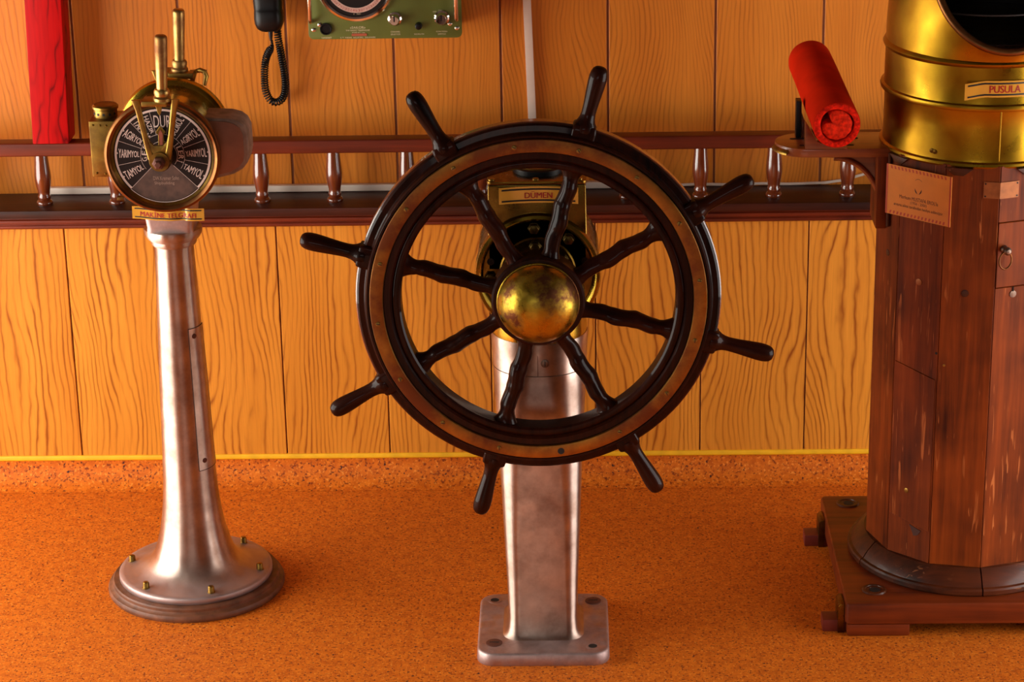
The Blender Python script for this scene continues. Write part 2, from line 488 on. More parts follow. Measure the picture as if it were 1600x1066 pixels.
# coved skirting: the floor covering curves up the wall
cv = MB(); N = 14; rr = 0.058
prof = [(-0.0 - rr * 1.0, 0.0005)]
for i in range(N + 1):
    a = pi / 2 * i / N
    prof.append((-rr + rr * sin(a) - 0.001, rr - rr * cos(a) + 0.0008))
prof.append((-0.001, 0.064)); prof.append((0.02, 0.064)); prof.append((0.02, -0.01)); prof.append((-rr, -0.01))
cv.prism([(y, z) for y, z in prof], (FX0, 0, 0), (0, 1, 0), (0, 0, 1), (FX1 - FX0, 0, 0))
struct('baseboard_back', cv, 'floor', smooth=25)
struct('trim_1', MB().prism([(-0.0035, 0.064), (-0.006, 0.067), (-0.006, 0.0735), (-0.004, 0.077), (0.004, 0.077), (0.004, 0.064)],
                            (FX0, 0, 0), (0, 1, 0), (0, 0, 1), (FX1 - FX0, 0, 0)), 'yellow')
wb = struct('wall_back', MB().box(FX0, FX1, 0.006, 0.3, 0.0, 0.70).box(FX0, FX1, YU + 0.0022, 0.3, 0.70, 2.9), 'joint_up')

# oak panels, each its own piece (lower dado and upper wall)
PW = 0.2546
def panel_mesh(name, w_, h, mat, gap):
    mb = MB().box(-w_ / 2 + gap / 2, w_ / 2 - gap / 2, -0.004, 0.004, -h / 2, h / 2)
    return mb.mesh(name, mat, (0, 0, 0), 0.0012, 1, 30)
pl = panel_mesh('panel_low', PW, 0.700 - 0.075, 'oak_low', 0.0034)
pu = panel_mesh('panel_up', 0.2546, 2.18, 'oak_up', 0.0056)
x = -1.2185 - 5 * PW
k = 0
while x < 2.45:
    put('panel', pl, wb, (x + PW / 2, 0.004, 0.075 + 0.3125)); x += PW
x = -0.677 - 7 * 0.2546 + 0.002
while x < 2.35:
    put('panel', pu, wb, (x + 0.1273, YU + 0.004, 0.71 + 1.09)); x += 0.2546

def wall_with_hole(axis, pos, thick, a0, a1, z0, z1, h0, h1, hz0, hz1):
    mb = MB()
    def bx(b0, b1, c0, c1):
        if b1 - b0 < 1e-4 or c1 - c0 < 1e-4: return
        if axis == 'x': mb.box(min(pos, pos + thick), max(pos, pos + thick), b0, b1, c0, c1)
        else: mb.box(b0, b1, min(pos, pos + thick), max(pos, pos + thick), c0, c1)
    bx(a0, h0, z0, z1); bx(h1, a1, z0, z1); bx(h0, h1, z0, hz0); bx(h0, h1, hz1, z1)
    return mb
M['wall_side'] = plain('side wall oak', lin(70, 34, 12), 0.5)
struct('wall_left', wall_with_hole('x', FX0, -0.1, FY0 - 0.1, 0.3, 0, 2.9, -2.65, -0.10, 0.04, 1.64), 'wall_side')
struct('wall_right', wall_with_hole('x', FX1, 0.1, FY0 - 0.1, 0.3, 0, 2.9, -2.57, -0.53, 0.04, 1.64), 'wall_side')
struct('wall_front', wall_with_hole('y', FY0, -0.1, FX0, FX1, 0, 2.9, -2.3, 0.7, 0.9, 2.4), 'wall_side')
struct('ceiling', MB().box(FX0 - 0.1, FX1 + 0.1, FY0 - 0.1, 0.3, 2.9, 2.95), 'ceiling')

# ------------------------------------------------------------------ ledge with gallery rail
rs = thing('rail_shelf', 'dark wooden ledge with a low baluster gallery rail along the panelled wall', 'railing', (0, 0.03, 0.70))
part('ledge', MB().box(FX0 + 0.01, FX1 - 0.01, -0.030, YU, 0.700, 0.720), 'ledge', rs, 0.004)
mp = [(0.0, 0.700), (-0.020, 0.700), (-0.020, 0.6965), (-0.0265, 0.6945), (-0.0265, 0.687), (-0.0225, 0.6845), (-0.0175, 0.6835), (-0.0175, 0.6815), (-0.0205, 0.6795), (-0.0205, 0.674), (-0.017, 0.671), (0.0, 0.671)]
part('moulding', MB().prism(mp, (FX0 + 0.01, 0, 0), (0, 1, 0), (0, 0, 1), (FX1 - FX0 - 0.02, 0, 0)), 'mahog', rs, 0.0012)
part('handrail', MB().box(FX0 + 0.01, FX1 - 0.01, 0.008, 0.052, 0.843, 0.876), 'mahog', rs, 0.006, 3)
bp = [(0.0001, 0.0), (0.019, 0.0), (0.0195, 0.003), (0.0195, 0.006), (0.017, 0.009), (0.014, 0.011), (0.0148, 0.0145), (0.0158, 0.018),
      (0.0148, 0.0215), (0.0138, 0.024), (0.0148, 0.032), (0.0176, 0.046), (0.0196, 0.060), (0.0198, 0.070), (0.0186, 0.086), (0.0168, 0.104), (0.0155, 0.1235), (0.0001, 0.1235)]
b0 = None
for i in range(-6, 21):
    bx = -1.2645 + 0.1745 * i
    if bx < FX0 + 0.05 or bx > FX1 - 0.05: continue
    at = (bx, 0.030, 0.720)
    if b0 is None:
        b0 = part_at('baluster', MB().lathe(bp, at, 'z', 24), 'balus', rs, at, smooth=50)
    else:
        copy_part('baluster', b0, rs, at)

# white trunking, thin cable and conduit
t = thing('cable_trunking', 'white plastic cable trunking lying along the back of the dark ledge', 'trunking', (-0.7, 0.11, 0.7205))
part('channel', MB().box(-1.268, 0.13, 0.103, 0.1195, 0.7205, 0.7365), 'white', t, 0.002)
part('cover', MB().box(-1.268, 0.13, 0.1005, 0.1029, 0.7225, 0.7372), 'white', t, 0.001)
wp = [(0.13 + 0.03 * i, 0.1145 - (0.0 if i < 14 else 0.0), 0.7245 + 0.001 * sin(i * 1.3)) for i in range(17)]
wp += [(0.655, 0.1145, 0.732), (0.69, 0.1145, 0.742), (0.73, 0.1145, 0.754), (0.80, 0.1145, 0.772), (0.9, 0.1145, 0.79)]
cable = put('wire', MB().tube(wp, 0.0035, 8).mesh('wire', 'white', (0.5, 0.1145, 0.7245)), None, (0.5, 0.1145, 0.7245))
cable['label'] = 'thin white cable along the ledge behind the balusters, rising to the right'
cable['category'] = 'cable'
t = thing('cable_conduit', 'upright white plastic conduit running down the upper wall behind the wheel', 'conduit', (-0.088, 0.11, 0.76))
mb = MB()
def cnd(x0, x1, z0, z1, y0, y1, lean):
    vs = [(xx + (z - 0.89) * lean, y, z) for z in (z0, z1) for y in (y0, y1) for xx in (x0, x1)]
    return MB().add(vs, [(0, 2, 3, 1), (4, 5, 7, 6), (0, 1, 5, 4), (2, 6, 7, 3), (0, 4, 6, 2), (1, 3, 7, 5)])
part('channel', cnd(-0.1015, -0.0845, 0.7375, 2.85, 0.1075, 0.1195, -0.029), 'white', t, 0.0015)
part('cover', cnd(-0.1025, -0.0835, 0.7375, 2.85, 0.1045, 0.1073, -0.029), 'white', t, 0.001)

# ------------------------------------------------------------------ red post standing on the handrail
mb = MB()
def postv(dx, y, z): return (-1.232 + dx + (z - 0.876) * 0.026, y, z)
pz0, pz1 = 0.8765, 2.6
vs = [postv(dx, y, z) for z in (pz0, pz1) for y in (0.000, 0.085) for dx in (-0.043, 0.043)]
mb.add(vs, [(0, 2, 3, 1), (4, 5, 7, 6), (0, 1, 5, 4), (2, 6, 7, 3), (0, 4, 6, 2), (1, 3, 7, 5)])
o = put('wooden_post', mb.mesh('wooden_post', 'red', (-1.232, 0.04, 0.8765), 0.003, 2), None, (-1.232, 0.04, 0.8765))
o['label'] = 'bright red painted wooden post standing on the rail at the left'
o['category'] = 'post'

# ------------------------------------------------------------------ green radio telephone
RX0, RX1, RZ0, RZ1, RY = -0.6085, -0.2515, 1.121, 1.40, 0.0
rd = thing('radio_telephone', 'olive green radio set with a round dial and chrome side handles on the wall', 'radio', (-0.43, 0.06, 1.121))
part('case', MB().box(RX0 + 0.006, RX1 - 0.006, RY + 0.010, YU - 0.001, RZ0 + 0.005, RZ1 - 0.005), 'green', rd, 0.004)
fp = part('front_panel', MB().prism(rrect(RX1 - RX0, RZ1 - RZ0, 0.012, 5, (RX0 + RX1) / 2, (RZ0 + RZ1) / 2), (0, RY, 0), (1, 0, 0), (0, 0, 1), (0, 0.0098, 0)), 'green', rd, 0.002)
DCX, DCZ = -0.4945, 1.2545
def at_radio(px, py):                       # a point on the radio front, from millimetres off its lower left corner
    return RX0 + px / 1000, RZ0 + py / 1000
dl = part('dial_ring', MB().lathe([(0.092, 0.0), (0.092, 0.006), (0.089, 0.010), (0.084, 0.011), (0.080, 0.008), (0.080, 0.0)], (DCX, RY, DCZ), '-y', 72, closed=True), 'chrome', rd, label='chrome ring around the round tuning dial')
part('dial_face', MB().lathe([(0.0001, 0.004), (0.0798, 0.004), (0.0798, 0.0), (0.0001, 0.0)], (DCX, RY, DCZ), '-y', 72), 'dial_black', rd)
sr = part('scale_ring', MB().lathe([(0.059, 0.0042), (0.059, 0.0052), (0.0705, 0.0052), (0.0705, 0.0042)], (DCX, RY, DCZ), '-y', 72, closed=True), 'dial_pink', rd)
mb = MB()
for i in range(50):
    a = radians(-90 + (i - 25) * 5.4)
    ca, sa = cos(a), sin(a)
    O = Vector((DCX + ca * 0.0650, RY - 0.0055, DCZ + sa * 0.0650))
    text_mb(mb, str(1 + (i * 7) % 60), 0.0042, 0.0058, plane_place(O, (-sa, 0, ca), (-ca, 0, -sa)))
part('numerals', mb, 'ink_red', sr, smooth=0)
mb = MB()
for s_, px, pz, w_, h in (('INTER SHIP', -0.4838, 1.1925, 0.0200, 0.0028), ('PUBLIC', -0.4876, 1.1866, 0.0120, 0.0028), ('PORT', -0.4890, 1.1812, 0.0092, 0.0028), ('1', -0.5008, 1.1866, 0.0016, 0.003), ('2', -0.5008, 1.1812, 0.0018, 0.003)):
    text_mb(mb, s_, w_, h, plane_place((px, RY - 0.0045, pz), (1, 0, 0), (0, 0, 1)))
part('legend', mb, 'print_white', rd, smooth=0)
mb = MB()
def radio_text(s_, cx, cz, w_, h):
    text_mb(mb, s_, w_, h, plane_place((cx, RY - 0.0006, cz), (1, 0, 0), (0, 0, 1)))
radio_text('«SAILOR»', -0.4935, 1.1484, 0.036, 0.0055)
radio_text('VHF RADIO TELEPHONE', -0.4935, 1.1417, 0.056, 0.0036)
radio_text('TYPE RT 144', -0.4925, 1.1362, 0.030, 0.0028)
radio_text('S. P. RADIO  AALBORG  DENMARK', -0.4935, 1.1248, 0.082, 0.0034)
radio_text('HANDSET', -0.5665, 1.1250, 0.0235, 0.0036)
radio_text('CHANNEL', -0.4060, 1.1372, 0.0225, 0.0034)
radio_text('SELECTOR', -0.4060, 1.1312, 0.0225, 0.0034)
radio_text('SQUELCH', -0.3515, 1.1308, 0.0225, 0.0034)
radio_text('FUNCTION', -0.2985, 1.1365, 0.0250, 0.0034)
radio_text('SWITCH', -0.2985, 1.1305, 0.0180, 0.0034)
radio_text('OFF', -0.3135, 1.1835, 0.0085, 0.0030)
radio_text('ON', -0.3010, 1.1865, 0.0080, 0.0030)
radio_text('1W', -0.2885, 1.1830, 0.0065, 0.0030)
part('lettering', mb, 'print_white', rd, smooth=0)
part('nameplate', MB().prism(rrect(0.036, 0.0060, 0.0029, 5, -0.4905, 1.1312), (0, RY, 0), (1, 0, 0), (0, 0, 1), (0, -0.0012, 0)), 'print_red', rd, label='small faded red plate under the maker lettering')
part('socket', MB().lathe([(0.0001, 0.003), (0.010, 0.003), (0.0115, 0.006), (0.0138, 0.006), (0.0142, 0.0)], (-0.5672, RY, 1.1462), '-y', 32), 'black_plastic', rd)
for kx, kz, rk in ((-0.4065, 1.1680, 0.0115), (-0.2975, 1.1690, 0.0130)):
    kb = part('knob', MB().lathe([(0.0001, 0.0), (rk + 0.0045, 0.0), (rk + 0.0045, 0.004), (rk + 0.001, 0.007), (rk, 0.022), (rk - 0.002, 0.0245), (0.0001, 0.0245)], (kx, RY, kz), '-y', 32), 'chrome', rd)
    part('pointer', MB().box(kx - 0.0015, kx + 0.0015, RY - 0.0262, RY - 0.0248, kz - 0.002, kz + rk - 0.001), 'black_plastic', kb)
part('squelch_knob', MB().lathe([(0.0001, 0.0), (0.0085, 0.0), (0.0075, 0.012), (0.006, 0.013), (0.0001, 0.013)], (-0.3515, RY, 1.1510), '-y', 24), 'black_plastic', rd)
scr_r = MB().lathe([(0.0048, 0.0), (0.0048, 0.0016), (0.003, 0.0026), (0.0001, 0.0028)], (0, 0, 0), '-y', 16).mesh('screw_radio', 'chrome')
for sx_, sz_ in ((-0.5960, 1.1440), (-0.2630, 1.1440), (-0.2790, 1.1545), (-0.5815, 1.1560)):
    put('screw', scr_r, rd, Vector((sx_, RY, sz_)) - rd.location)
for hx in (-0.6010, -0.2630):
    part('side_handle', MB().tube([(hx, RY, 1.1640), (hx, RY - 0.014, 1.1660), (hx, RY - 0.022, 1.1740), (hx, RY - 0.022, 1.36), (hx, RY - 0.014, 1.372), (hx, RY, 1.374)], 0.0048, 12), 'chrome', rd, smooth=60, label='chrome bar handle')

# ------------------------------------------------------------------ telephone handset with coiled cord
hs = thing('telephone_handset', 'black telephone handset hanging on the wall with a looped coiled cord', 'handset', (-0.705, 0.08, 1.13))
part('cradle', MB().box(-0.730, -0.676, 0.080, YU - 0.001, 1.19, 1.42), 'black_plastic', hs, 0.006)
rings = []
for z, hw, y0, y1 in ((1.131, 0.012, 0.040, 0.066), (1.133, 0.021, 0.032, 0.076), (1.139, 0.029, 0.026, 0.082), (1.150, 0.0335, 0.022, 0.086), (1.163, 0.0345, 0.021, 0.087), (1.178, 0.0335, 0.022, 0.084),
                       (1.184, 0.0325, 0.024, 0.080), (1.188, 0.0335, 0.026, 0.0795), (1.21, 0.034, 0.026, 0.0795), (1.30, 0.033, 0.022, 0.0795), (1.42, 0.034, 0.022, 0.0795)):
    rings.append([Vector((-0.7045 + hw * abs(cos(a)) ** 0.6 * (1 if cos(a) >= 0 else -1) + (z - 1.13) * -0.02, (y0 + y1) / 2 + (y1 - y0) / 2 * abs(sin(a)) ** 0.6 * (1 if sin(a) >= 0 else -1), z)) for a in [2 * pi * i / 28 for i in range(28)]])
part('body', MB().loft(rings), 'black_plastic', hs, smooth=50)
part('cord_boot', MB().lathe([(0.0055, 0.0), (0.0050, -0.010), (0.0040, -0.018), (0.0034, -0.022)], (-0.7035, 0.054, 1.1325), 'z', 14), 'black_plastic', hs)
# cord path on the wall side, a hanging loop
pth = [(-0.7035, 0.054, 1.111), (-0.7020, 0.056, 1.100), (-0.7035, 0.060, 1.090), (-0.7110, 0.072, 1.078), (-0.7190, 0.080, 1.062), (-0.7245, 0.084, 1.042), (-0.7270, 0.084, 1.015), (-0.7268, 0.084, 0.985), (-0.7220, 0.084, 0.966),
       (-0.7130, 0.084, 0.953), (-0.7010, 0.083, 0.950), (-0.6890, 0.082, 0.957), (-0.6810, 0.080, 0.972), (-0.6775, 0.077, 0.995), (-0.6785, 0.074, 1.025), (-0.6815, 0.071, 1.055), (-0.6850, 0.068, 1.085), (-0.6880, 0.068, 1.108), (-0.6890, 0.072, 1.135), (-0.6890, 0.078, 1.16)]
def catmull(P, m):
    P = [Vector(p) for p in P]; out = []
    for i in range(len(P) - 1):
        p0 = P[max(i - 1, 0)]; p1 = P[i]; p2 = P[i + 1]; p3 = P[min(i + 2, len(P) - 1)]
        for j in range(m):
            t_ = j / m
            out.append(0.5 * ((2 * p1) + (p2 - p0) * t_ + (2 * p0 - 5 * p1 + 4 * p2 - p3) * t_ * t_ + (3 * p1 - p0 - 3 * p2 + p3) * t_ ** 3))
    out.append(P[-1])
    return out
cpath = catmull(pth, 60)
L = [0.0]
for i in range(1, len(cpath)): L.append(L[-1] + (cpath[i] - cpath[i - 1]).length)
hel = []; u = Vector((1, 0, 0)); turns_per_m = 1 / 0.0057
j = 0; steps = int(L[-1] * turns_per_m * 9)
for s_ in range(steps + 1):
    l_ = L[-1] * s_ / steps
    while j < len(L) - 2 and L[j + 1] < l_: j += 1
    f_ = (l_ - L[j]) / max(1e-9, L[j + 1] - L[j])
    p = cpath[j].lerp(cpath[j + 1], f_)
    T_ = (cpath[min(j + 2, len(cpath) - 1)] - cpath[max(j - 1, 0)]).normalized()
    u = (u - T_ * u.dot(T_)).normalized(); w_ = T_.cross(u)
    ph = 2 * pi * l_ * turns_per_m
    rad = 0.0078 * min(1.0, max(0.25, (l_ - 0.006) / 0.03))
    hel.append(p + (u * cos(ph) + w_ * sin(ph)) * rad)
part('coiled_cord', MB().tube(hel, 0.0021, 5), 'black_plastic', hs, smooth=80)

# ------------------------------------------------------------------ engine order telegraph
TX, TY = -0.8585, -0.575
tg = thing('engine_telegraph', 'brass ship telegraph with a round dial on a flared aluminium pedestal', 'telegraph', (TX, TY, 0))
part('base_ring', MB().lathe([(0.0001, 0.0), (0.196, 0.0), (0.1985, 0.004), (0.1985, 0.010), (0.196, 0.015), (0.1895, 0.0175), (0.187, 0.021), (0.187, 0.027), (0.1845, 0.030), (0.0001, 0.030)], (TX, TY, 0), 'z', 96), 'base_wood', tg, label='worn wooden ring under the metal foot')
pr = [(0.0001, 0.0303), (0.170, 0.0303), (0.172, 0.033), (0.172, 0.043), (0.170, 0.046), (0.160, 0.0475), (0.150, 0.0488), (0.138, 0.0510), (0.125, 0.055), (0.114, 0.0600), (0.104, 0.066), (0.0905, 0.085), (0.0810, 0.115), (0.0735, 0.145),
      (0.0680, 0.175), (0.0625, 0.220), (0.0595, 0.268), (0.0565, 0.35), (0.0530, 0.482), (0.0475, 0.64), (0.0420, 0.806), (0.0425, 0.812), (0.0480, 0.815), (0.0500, 0.820), (0.0505, 0.826), (0.0560, 0.829), (0.0615, 0.838), (0.0628, 0.846), (0.0615, 0.851), (0.0001, 0.851)]
# subdivide the long runs so that the silhouette stays smooth
part('pedestal', MB().lathe(pr, (TX, TY, 0), 'z', 96), 'alu_foot', tg, smooth=50)
bolt = None
for i in range(6):
    a = radians(171 + 60 * i)
    at = (TX + 0.150 * cos(a), TY + 0.150 * sin(a), 0.0475)
    if bolt is None:
        bolt = part_at('bolt', MB().lathe([(0.0085, 0.0), (0.0085, 0.003), (0.0075, 0.0035), (0.0075, 0.013), (0.006, 0.0155), (0.0001, 0.016)], at, 'z', 6).lathe([(0.0092, -0.002), (0.0092, 0.002), (0.0001, 0.002)], at, 'z', 20), 'brass_dull', tg, at, 0.0006, 1, label='brass bolt')
    else:
        copy_part('bolt', bolt, tg, at)
# inspection plate on the right flank
def ped_r(z):
    for (r0, z0), (r1, z1) in zip(pr, pr[1:]):
        if z0 <= z <= z1 and z1 > z0: return r0 + (r1 - r0) * (z - z0) / (z1 - z0)
    return 0.05
mb = MB(); zs = [0.300 + (0.630 - 0.300) * i / 16 for i in range(17)]; aa = [radians(-59 + 62 * i / 8) for i in range(9)]
vs = []; fs = []
for off in (0.0012, -0.002):
    for z in zs:
        for a in aa:
            r_ = ped_r(z) + off; vs.append((TX + r_ * cos(a), TY + r_ * sin(a), z))
n1 = len(zs) * len(aa); na = len(aa)
for i in range(len(zs) - 1):
    for j in range(na - 1):
        q = (i * na + j, i * na + j + 1, (i + 1) * na + j + 1, (i + 1) * na + j)
        fs.append(q); fs.append(tuple(n1 + t_ for t_ in q[::-1]))
for i in range(len(zs) - 1):
    for j in (0, na - 1): fs.append((i * na + j, (i + 1) * na + j, n1 + (i + 1) * na + j, n1 + i * na + j))
for j in range(na - 1):
    for i in (0, len(zs) - 1): fs.append((i * na + j, i * na + j + 1, n1 + i * na + j + 1, n1 + i * na + j))
ip_ = part('inspection_plate', MB().add(vs, fs), 'alu', tg, smooth=40)
sv = []
for z in (zs[0], zs[-1]): sv.append([(TX + (ped_r(z) + 0.0011) * cos(a), TY + (ped_r(z) + 0.0011) * sin(a), z) for a in aa])
mb = MB()
for q in sv: mb.tube(q, 0.0009, 5)
for a in (aa[0], aa[-1]): mb.tube([(TX + (ped_r(z) + 0.0011) * cos(a), TY + (ped_r(z) + 0.0011) * sin(a), z) for z in zs], 0.0008, 5)
part('plate_seam', mb, 'steel_seam', ip_, smooth=60)
for z in (0.612, 0.322):
    a = radians(-44); r_ = ped_r(z) + 0.001
    part('screw', MB().lathe([(0.0058, 0.0), (0.0058, 0.0012), (0.0045, 0.002), (0.0001, 0.0022)], (TX + r_ * cos(a), TY + r_ * sin(a), z), Vector((cos(a), sin(a), 0)), 14), 'rust', tg)
# neck block between collar and drum
rings = []
for z, hw, hd, rr_ in ((0.850, 0.0500, 0.048, 0.012), (0.862, 0.0490, 0.048, 0.012), (0.90, 0.0535, 0.054, 0.012), (0.945, 0.0600, 0.062, 0.012)):
    rings.append([Vector((TX + a, TY + b, z)) for a, b in rrect(2 * hw, 2 * hd, rr_, 5)])
part('neck', MB().loft(rings), 'alu_dull', tg, smooth=40)
# drum
DZ = 1.0325; DX = -0.8565; FYF = TY - 0.083; FYB = TY + 0.095
def dr(prof, n=96, closed=False, y=0.0): return MB().lathe(prof, (DX, y, DZ), '-y', n, closed=closed)
part('drum', dr([(0.0001, -FYB), (0.108, -FYB), (0.110, -FYB + 0.01), (0.106, -TY - 0.03), (0.110, -TY), (0.106, -TY + 0.03), (0.110, -FYF - 0.012), (0.108, -FYF - 0.004), (0.0001, -FYF - 0.004)]), 'brass', tg)
part('rear_bezel', dr([(0.100, -FYB - 0.012), (0.119, -FYB - 0.012), (0.1225, -FYB - 0.006), (0.1225, -FYB + 0.004), (0.119, -FYB + 0.010), (0.113, -FYB + 0.012), (0.1085, -FYB + 0.016), (0.100, -FYB + 0.016)], 96, True), 'brass', tg, label='rear brass rim')
part('front_bezel', dr([(0.1035, -FYF - 0.018), (0.119, -FYF - 0.016), (0.1225, -FYF - 0.010), (0.1225, -FYF + 0.002), (0.1205, -FYF + 0.007), (0.116, -FYF + 0.009), (0.1115, -FYF + 0.007), (0.1085, -FYF + 0.003), (0.1055, -FYF - 0.001), (0.1035, -FYF - 0.004)], 120, True), 'copper', tg, label='copper brown front rim')
part('inner_ring', dr([(0.1025, -FYF - 0.004), (0.1060, -FYF + 0.0005), (0.1082, -FYF + 0.0038), (0.1082, -FYF - 0.01), (0.1025, -FYF - 0.01)], 96, True), 'brass_dull', tg, label='brass ring inside the rim')
df = part('dial_face', dr([(0.0001, -FYF - 0.006), (0.1034, -FYF - 0.006), (0.1034, -FYF - 0.003), (0.0001, -FYF - 0.003)], 96), 'dial', tg)
YD = FYF + 0.0028                             # printed faces lie just before this plane
def polar(r, deg, dy=0.0): return Vector((DX - 0.0 + r * sin(radians(deg)), YD + dy, DZ + r * cos(radians(deg))))
def arc(mb, r0, r1, d0, d1, dy=-0.0004, n=60):
    A = [polar(r0, d0 + (d1 - d0) * i / n, dy) for i in range(n + 1)]; B = [polar(r1, d0 + (d1 - d0) * i / n, dy) for i in range(n + 1)]
    return strip_mb(mb, A, B)
def spoke_line(mb, r0, r1, deg, wd=0.0007, dy=-0.0004):
    d = polar(1, deg) - polar(0, deg); s_ = Vector((d.z, 0, -d.x)) * wd / 2
    A, B = polar(r0, deg, dy), polar(r1, deg, dy)
    return mb.add([A - s_, A + s_, B + s_, B - s_], [(0, 1, 2, 3)])
mb = MB()
mb.add([polar(0.0, 0, -0.0002)] + [polar(0.0995, 135 + 90 * i / 24, -0.0002) for i in range(25)], [(0, i + 1, i + 2) for i in range(24)])
part('dusty_sector', mb, 'dial_dust', df, smooth=0)
mb = MB()
arc(mb, 0.0965, 0.1010, -135, 135, n=90); arc(mb, 0.1010, 0.1022, 135, 225)
arc(mb, 0.0460, 0.0467, -128, 128); arc(mb, 0.0305, 0.0312, -128, 128)
for s_ in (-1, 1):
    for d in (13, 41, 70, 102): spoke_line(mb, 0.0467, 0.0970, s_ * d)
    spoke_line(mb, 0.0305, 0.0970, s_ * 135)
    for d in (27, 55, 86, 118):
        mb.add([polar(0.0975, s_ * d - 2.2, -0.0004), polar(0.0975, s_ * d + 2.2, -0.0004), polar(0.0935, s_ * d, -0.0004)], [(0, 1, 2)])
part('scale_lines', mb, 'dial_white', df, smooth=0)
mb = MB()
def radial_word(s_, deg, r0, r1, h0, h1, inward):
    rc = (r0 + r1) / 2; Lr = r1 - r0
    def place(a, b):
        rad_ = rc + (-a if inward else a)
        k_ = (rad_ - r0) / Lr; hh = h0 + (h1 - h0) * k_
        d = polar(1, deg) - polar(0, deg)
        side = Vector((d.z, 0, -d.x)) * (1 if not inward else -1)
        # upright letters: side must point to the reader's up
        return polar(rad_, deg, -0.0006) - side * (b * hh)
    text_mb(mb, s_, Lr, 1.0, place, 0.014)
for s_, d in (('YARIMYOL', 86), ('TAMYOL', 118), ('AGIRYOL', 56)):
    radial_word(s_, -d, 0.049, 0.0925, 0.0115, 0.0205, True)
    radial_word(s_, d, 0.049, 0.0925, 0.0115, 0.0205, False)
radial_word('TAMAM', -34, 0.048, 0.092, 0.0100, 0.018, True)
radial_word('HAZIR', -20, 0.052, 0.091, 0.0075, 0.012, True)
radial_word('HAZIROL', 28, 0.046, 0.092, 0.010, 0.018, False)
text_mb(mb, 'DUR', 0.036, 0.026, plane_place((DX + 0.004, YD - 0.0006, DZ + 0.074), (1, 0, 0), (0, 0, 1)))
for s_, d0, inc in (('GERİ', -101, 20), ('İLERİ', 52, 14.5)):
    for i, ch in enumerate(s_):
        dg_ = d0 + inc * i; d = polar(1, dg_) - polar(0, dg_); sd = Vector((d.z, 0, -d.x))
        text_mb(mb, ch, 0.0030 if ch in 'İI' else 0.0080, 0.0135 if ch == 'İ' else 0.0108, plane_place(polar(0.0388, dg_, -0.0006), sd, d), 0.02)
part('lettering', mb, 'dial_white', df, smooth=0)
mb = MB()
text_mb(mb, 'DW.Kremer Sohn', 0.054, 0.0085, plane_place((DX + 0.004, YD - 0.0006, DZ - 0.0490), (1, 0, 0), (0, 0, 1)))
text_mb(mb, 'Shipbuilding', 0.042, 0.0085, plane_place((DX + 0.000, YD - 0.0006, DZ - 0.0605), (1, 0, 0), (0, 0, 1)))
part('maker_lettering', mb, 'maker_print', df, smooth=0)
# pointers on the dial
mb = MB()
YP = FYF - 0.004
mb.prism([(0, 0.067), (0.011, 0.052), (0.0055, 0.046), (0.0065, 0.022), (-0.0065, 0.022), (-0.0055, 0.046), (-0.011, 0.052)], (DX, YP, DZ), (1, 0, 0), (0, 0, 1), (0, 0.003, 0))
pt = part('pointer', mb, 'brass_dull', tg, 0.0008, 1, label='brass arrow pointer on the dial')
part('pointer_inlay', MB().prism([(0, 0.058), (0.0045, 0.050), (0.003, 0.024), (-0.003, 0.024), (-0.0045, 0.050)], (DX, YP - 0.001, DZ), (1, 0, 0), (0, 0, 1), (0, 0.001, 0)), 'needle', pt)
# levers: fork, socket, handle
def lever(y, hub_z, hx, flip, tip_dz):
    s_ = -1 if not flip else 1                # side the handle stands off
    lv = part('lever', MB().lathe([(0.0001, 0.0), (0.0235, 0.0), (0.0235, 0.006), (0.0205, 0.011), (0.0205, 0.016), (0.0001, 0.016)], (hx, y + 0.008 * 1, hub_z), '-y', 40), 'brass_dull', tg, label='brass fork lever %s the dial' % ('in front of' if not flip else 'behind'))
    zt = hub_z + 0.1325
    for sd in (-1, 1):
        pts = [(hx + sd * 0.016, hub_z + 0.004), (hx + sd * 0.022, hub_z + 0.028), (hx + sd * 0.028, hub_z + 0.060), (hx + sd * 0.0365, hub_z + 0.110), (hx + sd * 0.0415, zt)]
        rg = []
        for i, (a, b) in enumerate(pts):
            wd = (0.008, 0.0068, 0.0060, 0.0064, 0.0085)[i]
            yy = y - (0, 0, 0.001, 0.003, 0.004)[i]
            rg.append([Vector((a + p, yy + q, b)) for p, q in rrect(2 * wd, 0.009, 0.003, 3)])
        part('fork_arm', MB().loft(rg), 'brass_dull', lv, smooth=50)
    part('fork_web', MB().prism([(-0.031, 0.052), (-0.024, 0.020), (-0.018, 0.0), (0.018, 0.0), (0.024, 0.020), (0.031, 0.052), (0.020, 0.052), (0.0165, 0.041), (0.009, 0.034), (-0.009, 0.034), (-0.0165, 0.041), (-0.020, 0.052)], (hx, y - 0.0035, hub_z), (1, 0, 0), (0, 0, 1), (0, 0.008, 0)), 'brass_dull', lv, 0.002)
    part('crossbar', MB().box(hx - 0.028, hx + 0.024, y - 0.016, y + 0.030, zt - 0.012, zt - 0.001), 'brass_dull', lv, 0.002)
    hz = zt - 0.002; x0 = hx + 0.0135 - (0.003 if flip else 0.0)
    ax = Vector((0.045 if not flip else 0.045, 0, 1)).normalized()
    part('socket', MB().lathe([(0.0001, 0.0), (0.0185, 0.0), (0.0185, 0.006), (0.0155, 0.010), (0.0165, 0.015), (0.0165, 0.020), (0.0145, 0.024), (0.0001, 0.024)], (x0, y - 0.002, hz), ax, 28), 'brass_handle', lv)
    part('handle', MB().lathe([(0.0108, 0.022), (0.0114, 0.030), (0.0126, 0.085), (0.0134, tip_dz - 0.008), (0.0127, tip_dz - 0.003), (0.0100, tip_dz), (0.0001, tip_dz + 0.0008)], (x0, y - 0.002, hz), ax, 28), 'brass_handle', lv, smooth=60)
    return lv
